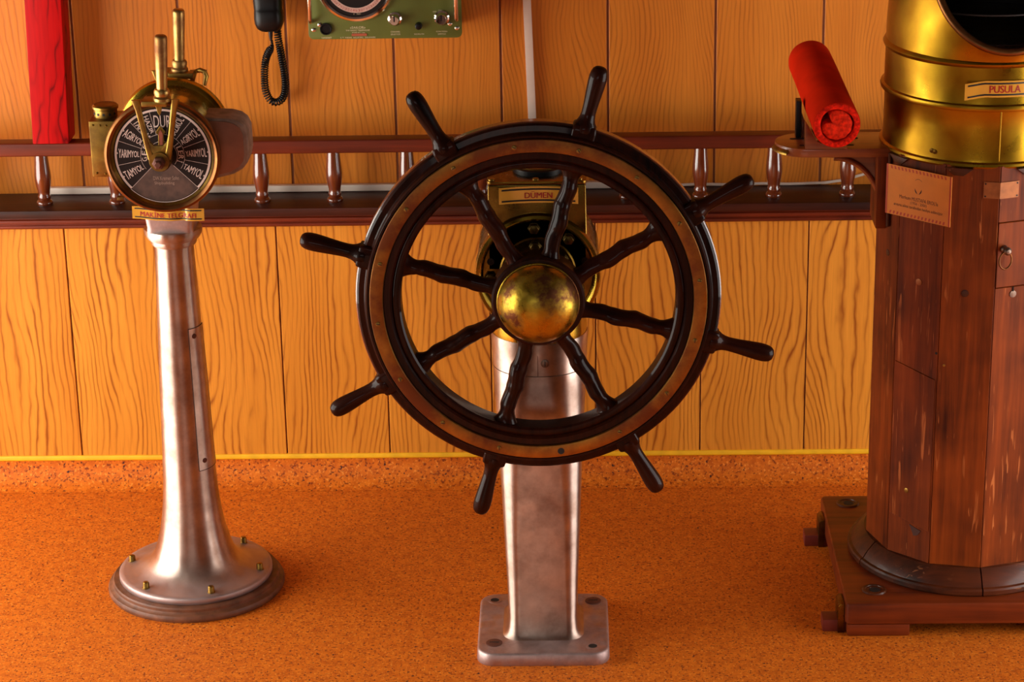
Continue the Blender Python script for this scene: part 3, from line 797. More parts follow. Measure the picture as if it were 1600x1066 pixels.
lv = lever(-0.700, 1.0335, -0.8555, False, 0.137)
part('hub_nut', MB().lathe([(0.0135, 0.0), (0.0135, 0.012), (0.011, 0.014), (0.008, 0.0145), (0.008, 0.022), (0.006, 0.024), (0.0001, 0.024)], (-0.8555, -0.708, 1.0335), '-y', 6), 'rust', lv)
part('collar', MB().lathe([(0.0225, -0.03), (0.0225, 0.0), (0.0001, 0.0)], (-0.8555, -0.690, 1.0335), '-y', 32), 'copper', lv)
part('shaft', MB().lathe([(0.008, 0.0), (0.008, 0.05)], (-0.8555, -0.655, 1.0335), '-y', 24), 'rust', lv)
part('down_pointer', MB().prism([(-0.008, 0.013), (0.008, 0.013), (0.0035, -0.005), (0, -0.012), (-0.0035, -0.005)], (DX + 0.004, -0.684, DZ + 0.105), (1, 0, 0), (0, 0, 1), (0, 0.003, 0)), 'brass_dull', lv, 0.0008, 1)
lever(-0.432, 1.028, -0.8555, True, 0.136)
part('rear_shaft', MB().lathe([(0.012, 0.0), (0.012, 0.06)], (-0.8555, -0.425, 1.028), '-y', 24), 'brass_dull', tg)
part('rear_block', MB().box(-0.866, -0.812, -0.462, -0.436, 1.147, 1.160), 'brass_dull', tg, 0.002)
part('rear_hook', MB().tube([(-0.815, -0.432, 1.156), (-0.800, -0.434, 1.160), (-0.790, -0.438, 1.157), (-0.787, -0.440, 1.148), (-0.792, -0.442, 1.128)], [0.004, 0.0055, 0.006, 0.0055, 0.004], 10), 'brass_dull', tg)
# brass lamp box at the left, grey housing at the right
lb = part('lamp_box', MB().box(-1.012, -0.945, -0.632, -0.545, 0.980, 1.102), 'brass_dull', tg, 0.003, label='brass lamp box on the left side of the drum')
part('lamp_cap', MB().lathe([(0.0245, 0.0), (0.0245, 0.016), (0.0275, 0.018), (0.0275, 0.023), (0.024, 0.026), (0.0001, 0.0265)], (-0.982, -0.590, 1.1022), 'z', 36), 'brass_dull', lb)
for i in range(5):
    a = radians(-150 + 30 * i)
    part('vent_hole', MB().lathe([(0.0028, -0.001), (0.0028, 0.0005), (0.0001, 0.0006)], (-0.982 + 0.0246 * cos(a), -0.590 + 0.0246 * sin(a), 1.1105), Vector((cos(a), sin(a), 0)), 10), 'black', lb)
for rx, rz in ((-1.003, 1.094), (-0.988, 1.093), (-0.975, 1.092), (-1.002, 0.989), (-0.984, 0.987)):
    part('rivet', MB().lathe([(0.0025, 0.0), (0.0018, 0.0012), (0.0001, 0.0016)], (rx, -0.6325, rz), '-y', 8), 'bronze', lb)
hp = [(-0.775, 1.1010), (-0.722, 1.0985), (-0.702, 1.093), (-0.689, 1.083), (-0.6825, 1.067), (-0.6815, 1.02), (-0.685, 1.002), (-0.696, 0.988), (-0.715, 0.977), (-0.760, 0.966), (-0.775, 0.966)]
M['housing'] = plain('weathered grey brown housing', lin(146, 122, 106), 0.7, 0.0, var=0.35, scale=40)
M['housing_face'] = plain('worn brown housing face', lin(150, 98, 74), 0.6, 0.0, var=0.3, scale=18)
rh = part('side_housing', MB().prism(hp, (0, -0.610, 0), (1, 0, 0), (0, 0, 1), (0, 0.085, 0)), 'housing', tg, 0.005, 3, label='weathered grey brown housing on the right side of the drum')
hp2 = [(-0.775 + (a + 0.775) * 0.90, 1.0405 + (b - 1.0405) * 0.90) for a, b in hp]
part('side_cover', MB().prism(hp2, (0, -0.613, 0), (1, 0, 0), (0, 0, 1), (0, 0.004, 0)), 'housing_face', rh, 0.0015)
part('catch', MB().box(-0.958, -0.944, -0.664, -0.650, 0.938, 0.945), 'brass_dull', tg, 0.001)

# name labels (foil strips with red words between two black lines)
def name_label(parent, word, place, wd, ht, tw, th, thick=None, n=24):
    mb = MB()
    A = [place(-wd / 2 + wd * i / n, -ht / 2, 0) for i in range(n + 1)]; B = [place(-wd / 2 + wd * i / n, ht / 2, 0) for i in range(n + 1)]
    A2 = [place(-wd / 2 + wd * i / n, -ht / 2, 0.0008) for i in range(n + 1)]; B2 = [place(-wd / 2 + wd * i / n, ht / 2, 0.0008) for i in range(n + 1)]
    strip_mb(mb, A, B); strip_mb(mb, A2, B2); strip_mb(mb, A, A2); strip_mb(mb, B, B2)
    lb_ = part('name_label', mb, 'label_gold', parent, smooth=60, label='gold foil label reading ' + word)
    ml = MB()
    for sg in (-1, 1):
        c = sg * ht * 0.34
        for h_ in (0,):
            strip_mb(ml, [place(-wd / 2 * 0.93 + wd * 0.93 * i / n, c - ht * 0.05, 0.0012) for i in range(n + 1)], [place(-wd / 2 * 0.93 + wd * 0.93 * i / n, c + ht * 0.05, 0.0012) for i in range(n + 1)])
    part('label_line', ml, 'ink_black', lb_, smooth=0)
    mt = MB(); text_mb(mt, word, tw, th, lambda a, b: place(a, b, 0.0013), 0.022)
    part('lettering', mt, 'ink_red', lb_, smooth=0)
    return lb_
def tel_place(a, b, d):
    k_ = a / 0.076
    bend = 0.0035 * max(0, abs(k_) - 0.35) * (1 if k_ < 0 else 0.4)
    zz = 0.8985 - 0.0012 * k_ + (0.0022 * (1 - min(1, max(0, (k_ + 0.8) / 0.4))) if k_ < -0.4 else 0) + b
    yy = -0.6395 + 0.006 * (1 - min(1, max(0, (k_ - 0.42) / 0.2))) * (1 if k_ > 0 else 1) * (0 if k_ < 0.1 else 1) * min(1, max(0, (k_ - 0.1) / 0.3)) - (0.0032 * sin(2.2 * k_ + 0.5)) + (b * 0.10) + bend * 2
    return Vector((-0.8565 + a, yy - d, zz))
name_label(tg, 'MAKİNE TELGRAFI', tel_place, 0.154, 0.0265, 0.119, 0.0135)

# ------------------------------------------------------------------ steering stand
SX, SY = -0.070, -0.830
ss = thing('steering_stand', 'aluminium steering pedestal with a brass gear housing, behind the spoked wheel', 'pedestal', (SX, SY, 0))
def stand_plate():
    rg = []
    for z, ins in ((0.0, 0.0), (0.003, -0.001), (0.024, 0.0), (0.0275, 0.0025), (0.0285, 0.006)):
        rg.append([Vector((SX + a, SY - 0.007 + b, z)) for a, b in rrect(2 * (0.1395 - ins), 2 * (0.145 - ins), 0.036 - ins * 0.5, 8)])
    return MB().loft(rg)
part('base_plate', stand_plate(), 'alu_dull', ss, smooth=40)
for hx, hy, kind in ((-0.178, -0.726, 'h'), (-0.174, -0.931, 's'), (0.035, -0.948, 'h'), (0.038, -0.733, 's')):
    if kind == 'h':
        part('bolt_hole', MB().lathe([(0.0095, 0.0), (0.0095, 0.0006), (0.0001, 0.0006)], (hx, hy, 0.0284), 'z', 24), 'black', ss, label='empty dark bolt hole')
        part('countersink', MB().lathe([(0.0097, 0.0002), (0.015, 0.0002), (0.015, 0.0005), (0.0097, 0.0009)], (hx, hy, 0.0284), 'z', 28, closed=True), 'alu_dull', ss)
    else:
        sb = part('bolt_head', MB().lathe([(0.0175, 0.0), (0.0175, 0.0012), (0.016, 0.0022), (0.0001, 0.0026)], (hx, hy, 0.0284), 'z', 28), 'rust', ss, label='rusty flush bolt head')
        part('slot', MB().box(hx - 0.010, hx + 0.010, hy - 0.0015, hy + 0.0015, 0.0306, 0.0313), 'black', sb)
def super_ring(cx, cy, hw, hd, r, z, n=10): return [Vector((cx + a, cy + b, z)) for a, b in rrect(2 * hw, 2 * hd, min(r, hw * 0.999, hd * 0.999), n)]
rg = []
for z, hw, hd, r in ((0.0285, 0.0865, 0.0910, 0.036), (0.0310, 0.0825, 0.0870, 0.033), (0.037, 0.0780, 0.0825, 0.030), (0.048, 0.0745, 0.079, 0.026), (0.070, 0.0728, 0.0775, 0.024), (0.15, 0.0752, 0.0790, 0.028), (0.27, 0.0800, 0.083, 0.034), (0.40, 0.0852, 0.0875, 0.044), (0.50, 0.0900, 0.092, 0.056), (0.58, 0.0945, 0.0955, 0.072), (0.632, 0.0970, 0.0975, 0.086)):
    rg.append(super_ring(SX, SY, hw, hd, r, z))
part('column', MB().loft(rg), 'alu', ss, smooth=40)
rg = []
for z, hw, r in ((0.6335, 0.0972, 0.088), (0.655, 0.0985, 0.094), (0.675, 0.0995, 0.0985), (0.701, 0.1005, 0.1004), (0.703, 0.0995, 0.0994)):
    rg.append(super_ring(SX, SY, hw, hw, r, z))
cs = part('column_sleeve', MB().loft(rg), 'alu', ss, smooth=40, label='aluminium sleeve with a screw at the top of the column')
part('screw', MB().lathe([(0.0085, 0.0), (0.0085, 0.0015), (0.0065, 0.0022), (0.0001, 0.0024)], (-0.058, SY - 0.0985, 0.662), '-y', 20), 'steel_dark', cs)
part('screw_slot', MB().box(-0.0590, -0.0572, SY - 0.1016, SY - 0.1005, 0.6565, 0.6675), 'black', cs)
part('sleeve_joint', MB().box(-0.0735, -0.0722, SY - 0.0995, SY - 0.0975, 0.634, 0.701), 'rust', cs)
AZ = 0.853                                    # axle height
def yl(prof, n=64, closed=False, cx=SX, cz=AZ): return MB().lathe(prof, (cx, 0, cz), '-y', n, closed=closed)
part('brass_collar', MB().lathe([(0.0001, 0.700), (0.098, 0.700), (0.0985, 0.712), (0.096, 0.742), (0.0001, 0.742)], (SX, SY, 0), 'z', 64), 'brass', ss)
part('gear_housing', yl([(0.0001, 0.735), (0.112, 0.735), (0.122, 0.742), (0.1245, 0.755), (0.1245, 0.900), (0.1225, 0.906), (0.0001, 0.906)]), 'brass_dark', ss)
hb = [(-0.1000, 0.86), (-0.0985, 0.95), (-0.0975, 1.035), (-0.0945, 1.0395), (0.0945, 1.0395), (0.0975, 1.035), (0.0985, 0.95), (0.1000, 0.86)]
part('housing_top', MB().prism(hb, (SX, -0.918, 0), (1, 0, 0), (0, 0, 1), (0, 0.165, 0)), 'brass_dark', ss, 0.006, 3)
ld = part('lid', MB().prism(rrect(0.199, 0.169, 0.012, 5, SX, -0.8355), (0, 0, 1.0398), (1, 0, 0), (0, 1, 0), (0, 0, 0.006)), 'bronze', ss, 0.0015)
for lx in (-0.090, -0.002, 0.085):
    part('lid_screw', MB().lathe([(0.0065, 0.0), (0.0065, 0.003), (0.005, 0.0045), (0.0001, 0.005)], (SX + lx, -0.908, 1.0455), 'z', 16), 'brass_dull', ld)
part('cap', MB().lathe([(0.052, 0.0), (0.052, 0.010), (0.048, 0.012), (0.044, 0.010), (0.0001, 0.010)], (SX + 0.003, -0.838, 1.0458), 'z', 48), 'black_plastic', ld, label='round black cap on the lid')
part('cap_disc', MB().lathe([(0.0001, 0.0), (0.042, 0.0), (0.040, 0.003), (0.0001, 0.006)], (SX + 0.003, -0.838, 1.0558), 'z', 48), 'brass_dull', ld)
fl = part('flange_ring', yl([(0.110, 0.905), (0.1255, 0.905), (0.1275, 0.912), (0.1275, 0.922), (0.1245, 0.929), (0.1185, 0.931), (0.1130, 0.927), (0.110, 0.920)], 96, True), 'brass', ss, label='polished round brass flange ring')
part('flange_disc', yl([(0.0001, 0.905), (0.112, 0.905), (0.112, 0.918), (0.0001, 0.918)]), 'bronze', ss)
part('inner_disc', yl([(0.0001, 0.917), (0.078, 0.917), (0.078, 0.924), (0.075, 0.927), (0.0001, 0.927)]), 'bronze', ss)
hexm = MB().lathe([(0.0135, 0.0), (0.0135, 0.002), (0.0110, 0.002), (0.0110, 0.009), (0.0095, 0.011), (0.0001, 0.011)], (0, 0, 0), '-y', 6).mesh('hex_bolt', 'bolt_dark', (0, 0, 0), 0.0005, 1)
for i in range(8):
    a = radians(-4 + 45 * i)
    put('hex_bolt', hexm, ss, Vector((SX + 0.0955 * sin(a), -0.918, AZ + 0.0955 * cos(a))) - ss.location)
for i in range(6):
    a = radians(-4 + 60 * i)
    put('hex_bolt', hexm, ss, Vector((SX + 0.0600 * sin(a), -0.927, AZ + 0.0600 * cos(a))) - ss.location)
for a in (75, -75):
    a = radians(a)
    part('plug_hole', MB().lathe([(0.0075, 0.0), (0.0075, 0.0008), (0.0001, 0.0009)], (SX + 0.098 * sin(a), -0.918, AZ + 0.098 * cos(a)), '-y', 18), 'black', ss)
part('axle', yl([(0.026, 0.92), (0.026, 1.0135)], 32), 'bronze', ss)
def dumen_place(a, b, d):
    return Vector((SX + 0.0035 + a, -0.9195 - d - 0.0012 * (1 - (a / 0.08) ** 2), 1.0155 + b + 0.004 * (1 - (a / 0.08) ** 2) + 0.01 * a * 0.0))
name_label(ss, 'DÜMEN', dumen_place, 0.158, 0.034, 0.055, 0.0145)

# ------------------------------------------------------------------ ship's wheel
WX, WY, WZ = -0.068, -1.045, 0.846
wh = thing('ship_wheel', 'large dark lacquered wooden wheel with eight spoke handles and brass hub', 'wheel', (WX, WY, WZ))
def wl(prof, n=128, closed=True): return MB().lathe([(r_, -y) for r_, y in prof], (WX, WY, WZ), '-y', n, closed=closed)
part('rim', wl([(0.270, 0.024), (0.269, 0.0), (0.270, -0.016), (0.273, -0.020), (0.286, -0.020), (0.289, -0.0235), (0.291, -0.0265), (0.3025, -0.0265), (0.3035, -0.0245), (0.3315, -0.0245), (0.333, -0.028), (0.337, -0.028), (0.3395, -0.024), (0.3405, -0.018), (0.3425, -0.0155), (0.353, -0.0135), (0.3565, -0.010), (0.3575, -0.004), (0.3575, 0.018), (0.353, 0.024)]), 'wheel', wh, smooth=28)
part('outer_edge', wl([(0.3572, -0.006), (0.3592, -0.004), (0.3592, 0.016), (0.3572, 0.018)]), 'wheel2', wh, smooth=28, label='reddish outer edge of the rim')
part('brass_band', wl([(0.3040, -0.024), (0.3040, -0.0290), (0.3055, -0.0312), (0.3100, -0.0322), (0.3245, -0.0322), (0.3295, -0.0312), (0.3310, -0.0290), (0.3310, -0.024)]), 'brass_band', wh, smooth=35, label='darkened brass band with screws on the rim')
part('inner_ring', wl([(0.2700, -0.0165), (0.2700, -0.019), (0.2735, -0.0225), (0.2800, -0.0235), (0.2845, -0.0225), (0.2870, -0.0198)]), 'wheel', wh, smooth=35)
sc_m = MB().lathe([(0.0048, 0.0), (0.0046, 0.0012), (0.003, 0.0018), (0.0001, 0.0020)], (0, 0, 0), '-y', 16).mesh('screw_band', 'brass_dull')
sl_m = MB().box(-0.0040, 0.0040, -0.0024, -0.0019, -0.0006, 0.0006).mesh('slot_band', 'black')
for i in range(16):
    a = radians(15 + 22.5 * i)
    loc = Vector((0.3175 * sin(a), -0.0321, 0.3175 * cos(a)))
    if i == 7:
        part('screw_hole', MB().lathe([(0.0068, 0.0), (0.0068, 0.0006), (0.0001, 0.0007)], wh.location + loc, '-y', 20), 'black', wh, label='empty screw hole in the brass band')
        continue
    s_ = put('screw', sc_m, wh, loc)
    q = put('slot', sl_m, s_); q.rotation_euler = (0, random.uniform(0, 3), 0)
# hub
part('hub_disc', wl([(0.0001, 0.030), (0.086, 0.030), (0.092, 0.022), (0.092, -0.024), (0.088, -0.029), (0.0001, -0.029)], 72, False), 'wheel', wh)
hp_ = [(0.0815, -0.028), (0.0815, -0.033), (0.0805, -0.0345), (0.0798, -0.0345)]
for i in range(1, 19):
    a = radians(90 * i / 18); hp_.append((0.0796 * cos(a), -0.0345 - 0.062 * sin(a)))
hp_[-1] = (0.0001, -0.0965)
part('hub_cap', wl([(0.0001, -0.028)] + hp_, 96, False), 'brass_hub', wh, smooth=60, label='domed scuffed brass hub cap')
# spokes (turned, gently twisted) and handles
def spoke_mesh():
    mb = MB(); rg = []
    K = 46; n = 16
    for k in range(K + 1):
        r_ = 0.080 + (0.2735 - 0.080) * k / K
        t_ = k / K
        if t_ < 0.16:   base = 0.0215 - (0.0215 - 0.0150) * (t_ / 0.16) ** 0.7
        elif t_ > 0.86: base = 0.0158 + (0.0290 - 0.0158) * ((t_ - 0.86) / 0.14) ** 2.2
        else:           base = 0.0150 + 0.0022 * sin((t_ - 0.16) / 0.70 * pi)
        wig = 1 + 0.032 * sin(2 * pi * (r_ / 0.037)) + 0.012 * sin(2 * pi * r_ / 0.021)
        ox = 0.0016 * sin(2 * pi * r_ / 0.071); oy = 0.0012 * cos(2 * pi * r_ / 0.068)
        tw = r_ * 22
        ring = []
        for i in range(n):
            a = 2 * pi * i / n
            e = 1 + 0.07 * cos(3 * a + tw * 1.0) * (1 if 0.14 < t_ < 0.86 else 0.2)
            fl_ = 1.0 if t_ < 0.86 else 1.0 - 0.35 * ((t_ - 0.86) / 0.14)
            ring.append(Vector((base * wig * e * cos(a) + ox, base * fl_ * wig * e * sin(a) + oy, r_)))
        rg.append(ring)
    return mb.loft(rg).mesh('spoke', 'wheel', smooth=70)
def handle_mesh():
    pf = [(0.0001, 0.350), (0.0225, 0.350), (0.0230, 0.355), (0.0228, 0.3605), (0.0210, 0.3650), (0.0175, 0.3705), (0.0152, 0.3770), (0.0140, 0.386), (0.0142, 0.398), (0.0152, 0.414), (0.0168, 0.434), (0.0178, 0.450), (0.0177, 0.460), (0.0166, 0.468), (0.0142, 0.4745), (0.0100, 0.4788), (0.0050, 0.4805), (0.0001, 0.4808)]
    return MB().lathe(pf, (0, 0, 0), 'z', 28).mesh('handle', 'wheel', smooth=50)
sm, hm = spoke_mesh(), handle_mesh()
shm = MB().loft([[Vector((a, b, z)) for a, b in rrect(2 * hw, 2 * hd, 0.006, 4)] for z, hw, hd in ((0.332, 0.024, 0.0205), (0.352, 0.024, 0.021), (0.3615, 0.0225, 0.020), (0.3640, 0.0205, 0.018))]).mesh('shoulder', 'wheel', smooth=40)
for i in range(8):
    a = radians(15.2 + 45 * i)
    for nm, me in (('spoke', sm), ('handle', hm)):
        o = put(nm, me, wh); o.rotation_euler = (0, a, 0)
        if nm == 'handle':
            q = put('shoulder', shm, o)

# ------------------------------------------------------------------ binnacle
BX, BY = 0.860, -0.580
bn = thing('binnacle', 'tall teak compass binnacle with a brass hood on a square timber platform', 'binnacle', (BX, BY, 0))
PX0, PX1, PY0, PY1, PZ = 0.578, 1.142, -0.858, -0.285, 0.078
part('platform', MB().prism(rrect(PX1 - PX0, PY1 - PY0, 0.012, 4, (PX0 + PX1) / 2, (PY0 + PY1) / 2), (0, 0, 0.0285), (1, 0, 0), (0, 1, 0), (0, 0, PZ - 0.0285)), 'binn_front', bn, 0.006, 3)
for fx0, fx1, fy0, fy1 in ((PX0 + 0.004, 0.716, PY0 + 0.002, PY0 + 0.10), (1.0, PX1 - 0.004, PY0 + 0.002, PY0 + 0.10), (PX0 + 0.004, 0.716, PY1 - 0.10, PY1 - 0.004), (1.0, PX1 - 0.004, PY1 - 0.10, PY1 - 0.004)):
    part('foot', MB().box(fx0, fx1, fy0, fy1, 0.0, 0.0283), 'binn_front', bn, 0.005)
for y0 in (-0.398, -0.862 + 0.03):
    part('lashing_bar', MB().box(0.532, 0.600, y0, y0 + 0.044, 0.0, 0.0275), 'skid', bn, 0.002, label='short red brown wooden bar end beside the platform')
    part('bar_bracket', MB().prism([(-0.002, 0.0), (-0.002, 0.062), (0.004, 0.068), (0.012, 0.068), (0.012, 0.0)], (0.5655, y0 - 0.006, 0.0), (1, 0, 0), (0, 0, 1), (0, 0.054, 0)), 'bronze', bn, 0.001)
for hx, hy in ((0.637, -0.330), (0.645, -0.790)):
    hd_ = part('lashing_eye', MB().lathe([(0.0001, 0.001), (0.012, 0.001), (0.0125, 0.0016), (0.018, 0.0018), (0.0185, 0.0032), (0.0245, 0.0032), (0.027, 0.0002)], (hx, hy, PZ), 'z', 36), 'binn_dark', bn)
    part('hole', MB().lathe([(0.0115, 0.0), (0.0115, 0.0008), (0.0001, 0.0008)], (hx + 0.002, hy - 0.002, PZ + 0.0012), 'z', 24), 'black', hd_)
# base moulding in curved segments, with open joints
PH = radians(3.0)
N12 = [(-90 + PH * 180 / pi + 30 * i) for i in range(12)]      # vertex directions, degrees in XY (-90 faces the viewer)
mould = [(0.196, PZ), (0.246, PZ), (0.249, PZ + 0.004), (0.249, PZ + 0.013), (0.2465, PZ + 0.017), (0.241, PZ + 0.019), (0.239, PZ + 0.023), (0.231, PZ + 0.034), (0.219, PZ + 0.047), (0.213, PZ + 0.052), (0.196, PZ + 0.054)]
def seg_ring(prof, a0, a1, n=18):
    mb = MB(); vs = []; fs = []; m = len(prof)
    for i in range(n + 1):
        a = radians(a0 + (a1 - a0) * i / n)
        for r_, z in prof: vs.append((BX + r_ * cos(a), BY + r_ * sin(a), z))
    for i in range(n):
        for j in range(m):
            fs.append((i * m + j, i * m + (j + 1) % m, (i + 1) * m + (j + 1) % m, (i + 1) * m + j))
    fs.append(tuple(range(m))); fs.append(tuple(n * m + j for j in range(m))[::-1])
    return mb.add(vs, fs)
for a0 in (-87.0, -15.0, 57.0, 129.0, 201.0):
    part('moulding', seg_ring(mould, a0 + 0.35, a0 + 72 - 0.35), 'binn_dark', bn, smooth=30)
# body: twelve staves around a core
RB = 0.212; Z0, Z1 = PZ + 0.052, 1.028
part('core', MB().lathe([(0.185, PZ), (0.185, Z1 - 0.01)], (BX, BY, 0), 'z', 12, start=radians(N12[0])), 'black', bn, smooth=0)
def vert(i, r_=RB): a = radians(N12[i % 12]); return Vector((BX + r_ * cos(a), BY + r_ * sin(a), 0))
def stave(i, z0, z1, g0=0.0006, g1=0.0006, off=0.0, t=0.02, tilt=0.0):
    A, B = vert(i), vert(i + 1)
    u_ = (B - A).normalized(); nrm = Vector((u_.y, -u_.x, 0))
    if nrm.dot(A - Vector((BX, BY, 0))) < 0: nrm = -nrm
    A = A + u_ * g0 + nrm * off; B = B - u_ * g1 + nrm * off
    Ai = A - nrm * t + u_ * 0.005; Bi = B - nrm * t - u_ * 0.005
    vs = []
    for z, tl in ((z0, 0.0), (z1, tilt)):
        for k_, p in enumerate((A, B, Bi, Ai)): vs.append((p.x, p.y, z + (tl if k_ in (0, 3) else -tl)))
    return MB().add(vs, [(0, 1, 2, 3), (4, 5, 6, 7), (0, 1, 5, 4), (1, 2, 6, 5), (2, 3, 7, 6), (3, 0, 4, 7)])
def facet_point(i, f, z, off=0.0):
    A, B = vert(i), vert(i + 1); u_ = (B - A).normalized(); nrm = Vector((u_.y, -u_.x, 0))
    if nrm.dot(A - Vector((BX, BY, 0))) < 0: nrm = -nrm
    p = A.lerp(B, f) + nrm * off
    return Vector((p.x, p.y, z)), u_, nrm
# facet 0 is right of the front edge; facets 11, 10, 9 run to the left
for i in range(12):
    if i == 0:
        part('stave', stave(i, Z0, 0.7655), 'binn', bn, 0.0008, 1)
        part('stave', stave(i, 0.9085, Z1), 'binn', bn, 0.0008, 1)
        dr_ = part('door', stave(i, 0.7675, 0.9070, 0.0010, 0.0012, 0.0012), 'binn', bn, 0.001, 1, label='small door with a ring pull')
    else:
        part('stave', stave(i, Z0, Z1), 'binn', bn, 0.0008, 1)
# inlaid repair piece on the facet at -45 degrees
A, u_, nn = facet_point(10, 0.0, 0.0)
Lf = (vert(11) - vert(10)).length
pz = [(0.004, 0.222), (Lf - 0.004, 0.205), (Lf - 0.004, 0.555), (0.004, 0.575)]
part('repair_panel', MB().prism([(a, b) for a, b in pz], A + nn * 0.0002, u_, (0, 0, 1), nn * 0.0018), 'binn', bn, 0.0006, 1, label='inlaid repair panel with slanted ends')
P_, u2, n2 = facet_point(10, 0.62, 0.198, 0.0)
part('notch', MB().prism([(-0.012, 0.010), (0.018, 0.002), (0.010, -0.010), (0.0, -0.014)], P_, u2, (0, 0, 1), n2 * 0.0012), 'ink', bn)
def disc_on(i, f, z, r_, mat, name, h=0.0012, parent=None, off=0.0, lab=None):
    p, u_, n_ = facet_point(i, f, z, off)
    return part(name, MB().lathe([(r_, 0.0), (r_, h * 0.7), (r_ * 0.8, h), (0.0001, h)], p, n_, 20), mat, parent or bn, label=lab)
disc_on(10, 0.50, 0.762, 0.0072, 'plate_brown', 'wood_plug')
disc_on(11, 0.45, 0.752, 0.0078, 'binn_dark', 'wood_plug')
disc_on(9, 0.55, 0.80, 0.0072, 'binn_dark', 'wood_plug')
disc_on(10, 0.42, 0.285, 0.0055, 'brass_dull', 'screw', off=0.002)
disc_on(10, 0.96, 0.615, 0.0028, 'black', 'nail_hole')
disc_on(11, 0.12, 0.59, 0.0028, 'brass_dull', 'nail')
# door ring pull and keyhole cover
p, u_, n_ = facet_point(0, 0.14, 0.8510, 0.0012)
part('pull_boss', MB().lathe([(0.0085, 0.0), (0.0085, 0.004), (0.0055, 0.008), (0.0085, 0.013), (0.0085, 0.018), (0.005, 0.022), (0.0001, 0.023)], p, n_, 20), 'steel_dark', dr_)
c = p + n_ * 0.016 + Vector((0, 0, -0.0195)) - u_ * 0.004
part('ring_pull', MB().tube([c + (u_ * 0.0140 * sin(2 * pi * k / 32) + Vector((0, 0, 0.0185 * cos(2 * pi * k / 32)))) for k in range(32)], 0.0019, 8, True), 'copper', dr_, smooth=70, label='copper ring pull')
p, u_, n_ = facet_point(0, 0.38, 0.7500, 0.0)
kc = part('keyhole_cover', MB().lathe([(0.0075, 0.0), (0.0075, 0.0015), (0.0001, 0.002)], p, n_, 20), 'steel_dark', bn)
part('hanger', MB().box(p.x - 0.0012, p.x + 0.0012, p.y - 0.0022, p.y - 0.0005, 0.7560, 0.7665), 'black', kc)
# worn plate folded round the front edge
mb = MB()
zt, zb = 0.9945, 0.9600
L_, ul, nl = facet_point(11, 0.70, 0, 0.0014); Cn = vert(0, RB + 0.0022); R_, ur, nr = facet_point(0, 0.38, 0, 0.0014)
vs = []
for q in (L_, Cn, R_):
    vs += [(q.x, q.y, zb), (q.x, q.y, zt)]
for q, nn_ in ((L_, nl), (Cn, (nl + nr).normalized()), (R_, nr)):
    q2 = q - nn_ * 0.0013; vs += [(q2.x, q2.y, zb), (q2.x, q2.y, zt)]
mb.add(vs, [(0, 2, 3, 1), (2, 4, 5, 3), (6, 7, 9, 8), (8, 9, 11, 10), (0, 1, 7, 6), (4, 10, 11, 5), (1, 3, 9, 7), (3, 5, 11, 9), (0, 6, 8, 2), (2, 8, 10, 4)])
wpt = part('worn_plate', mb, 'plate_brown', bn, smooth=20, label='small worn brass plate folded around the front edge')
for f_, i_ in ((0.735, 11), (0.345, 0)):
    for z in (zt - 0.004, zb + 0.004):
        p, u_, n_ = facet_point(i_, f_, z, 0.0014)
        part('nail', MB().lathe([(0.0018, 0.0), (0.0018, 0.0006), (0.0001, 0.0007)], p, n_, 10), 'black', wpt)
# framed paper certificate, flat across the left facets
ca = radians(-90 - 42); cn = Vector((cos(ca), sin(ca), 0)); cu_ = Vector((-cn.y, cn.x, 0))
cc = Vector((BX, BY, 0)) + cn * (RB + 0.0015)
CZ_ = 0.9530; CW, CH = 0.160, 0.107; shift = -0.004
ce = part('certificate', MB().prism([(-CW / 2, -CH / 2), (CW / 2, -CH / 2), (CW / 2, CH / 2), (-CW / 2, CH / 2)], cc + cu_ * shift + Vector((0, 0, CZ_)), cu_, (0, 0, 1), cn * 0.0016), 'paper', bn, label='amber laminated paper certificate with printed lines')
def cert(a, b, d=0.0019): return cc + cu_ * (shift + a) + cn * d + Vector((0, 0, CZ_ + b))
mb = MB()
for sd in (-1, 1):
    mb.add([cert(sd * CW / 2, -CH / 2), cert(sd * (CW / 2 - 0.0045), -CH / 2), cert(sd * (CW / 2 - 0.0045), CH / 2), cert(sd * CW / 2, CH / 2)], [(0, 1, 2, 3)])
for sd in (-1, 1):
    for k in range(16):
        a0 = -CW / 2 + 0.010 + 0.0088 * k
        mb.add([cert(a0, sd * (CH / 2 - 0.002)), cert(a0 + 0.0042, sd * (CH / 2 - 0.002)), cert(a0 + 0.0060, sd * (CH / 2 - 0.0085)), cert(a0 + 0.0018, sd * (CH / 2 - 0.0085))], [(0, 1, 2, 3)])
part('border', mb, 'paper_edge', ce, smooth=0)
mb = MB()
text_mb(mb, "Merhum MUSTAFA EROL'la", 0.095, 0.0080, lambda a, b: cert(a + 0.002, b - 0.0105))
text_mb(mb, '(1956 - 2000)', 0.040, 0.0075, lambda a, b: cert(a + 0.002, b - 0.0205))
text_mb(mb, 'anısına ailesi tarafından hediye edilmiştir.', 0.122, 0.0085, lambda a, b: cert(a + 0.002, b - 0.0300))
for sd in (-1, 1):                            # the small wreath mark and the arc above it
    lo, hi = [], []
    for k in range(9):
        t_ = radians(-80 + 100 * k / 8)
        wd = 0.0016 * sin(pi * k / 8) + 0.0002
        lo.append(cert(sd * (0.0085 * cos(t_)), 0.010 + 0.0085 * sin(t_))); hi.append(cert(sd * ((0.0085 - wd * 1.6) * cos(t_)), 0.010 + (0.0085 - wd * 1.6) * sin(t_)))
    strip_mb(mb, lo, hi)
lo = [cert(-0.008 + 0.016 * k / 8, 0.0335 - 0.004 * ((k - 4) / 4) ** 2) for k in range(9)]; hi = [cert(-0.008 + 0.016 * k / 8, 0.0343 - 0.004 * ((k - 4) / 4) ** 2) for k in range(9)]
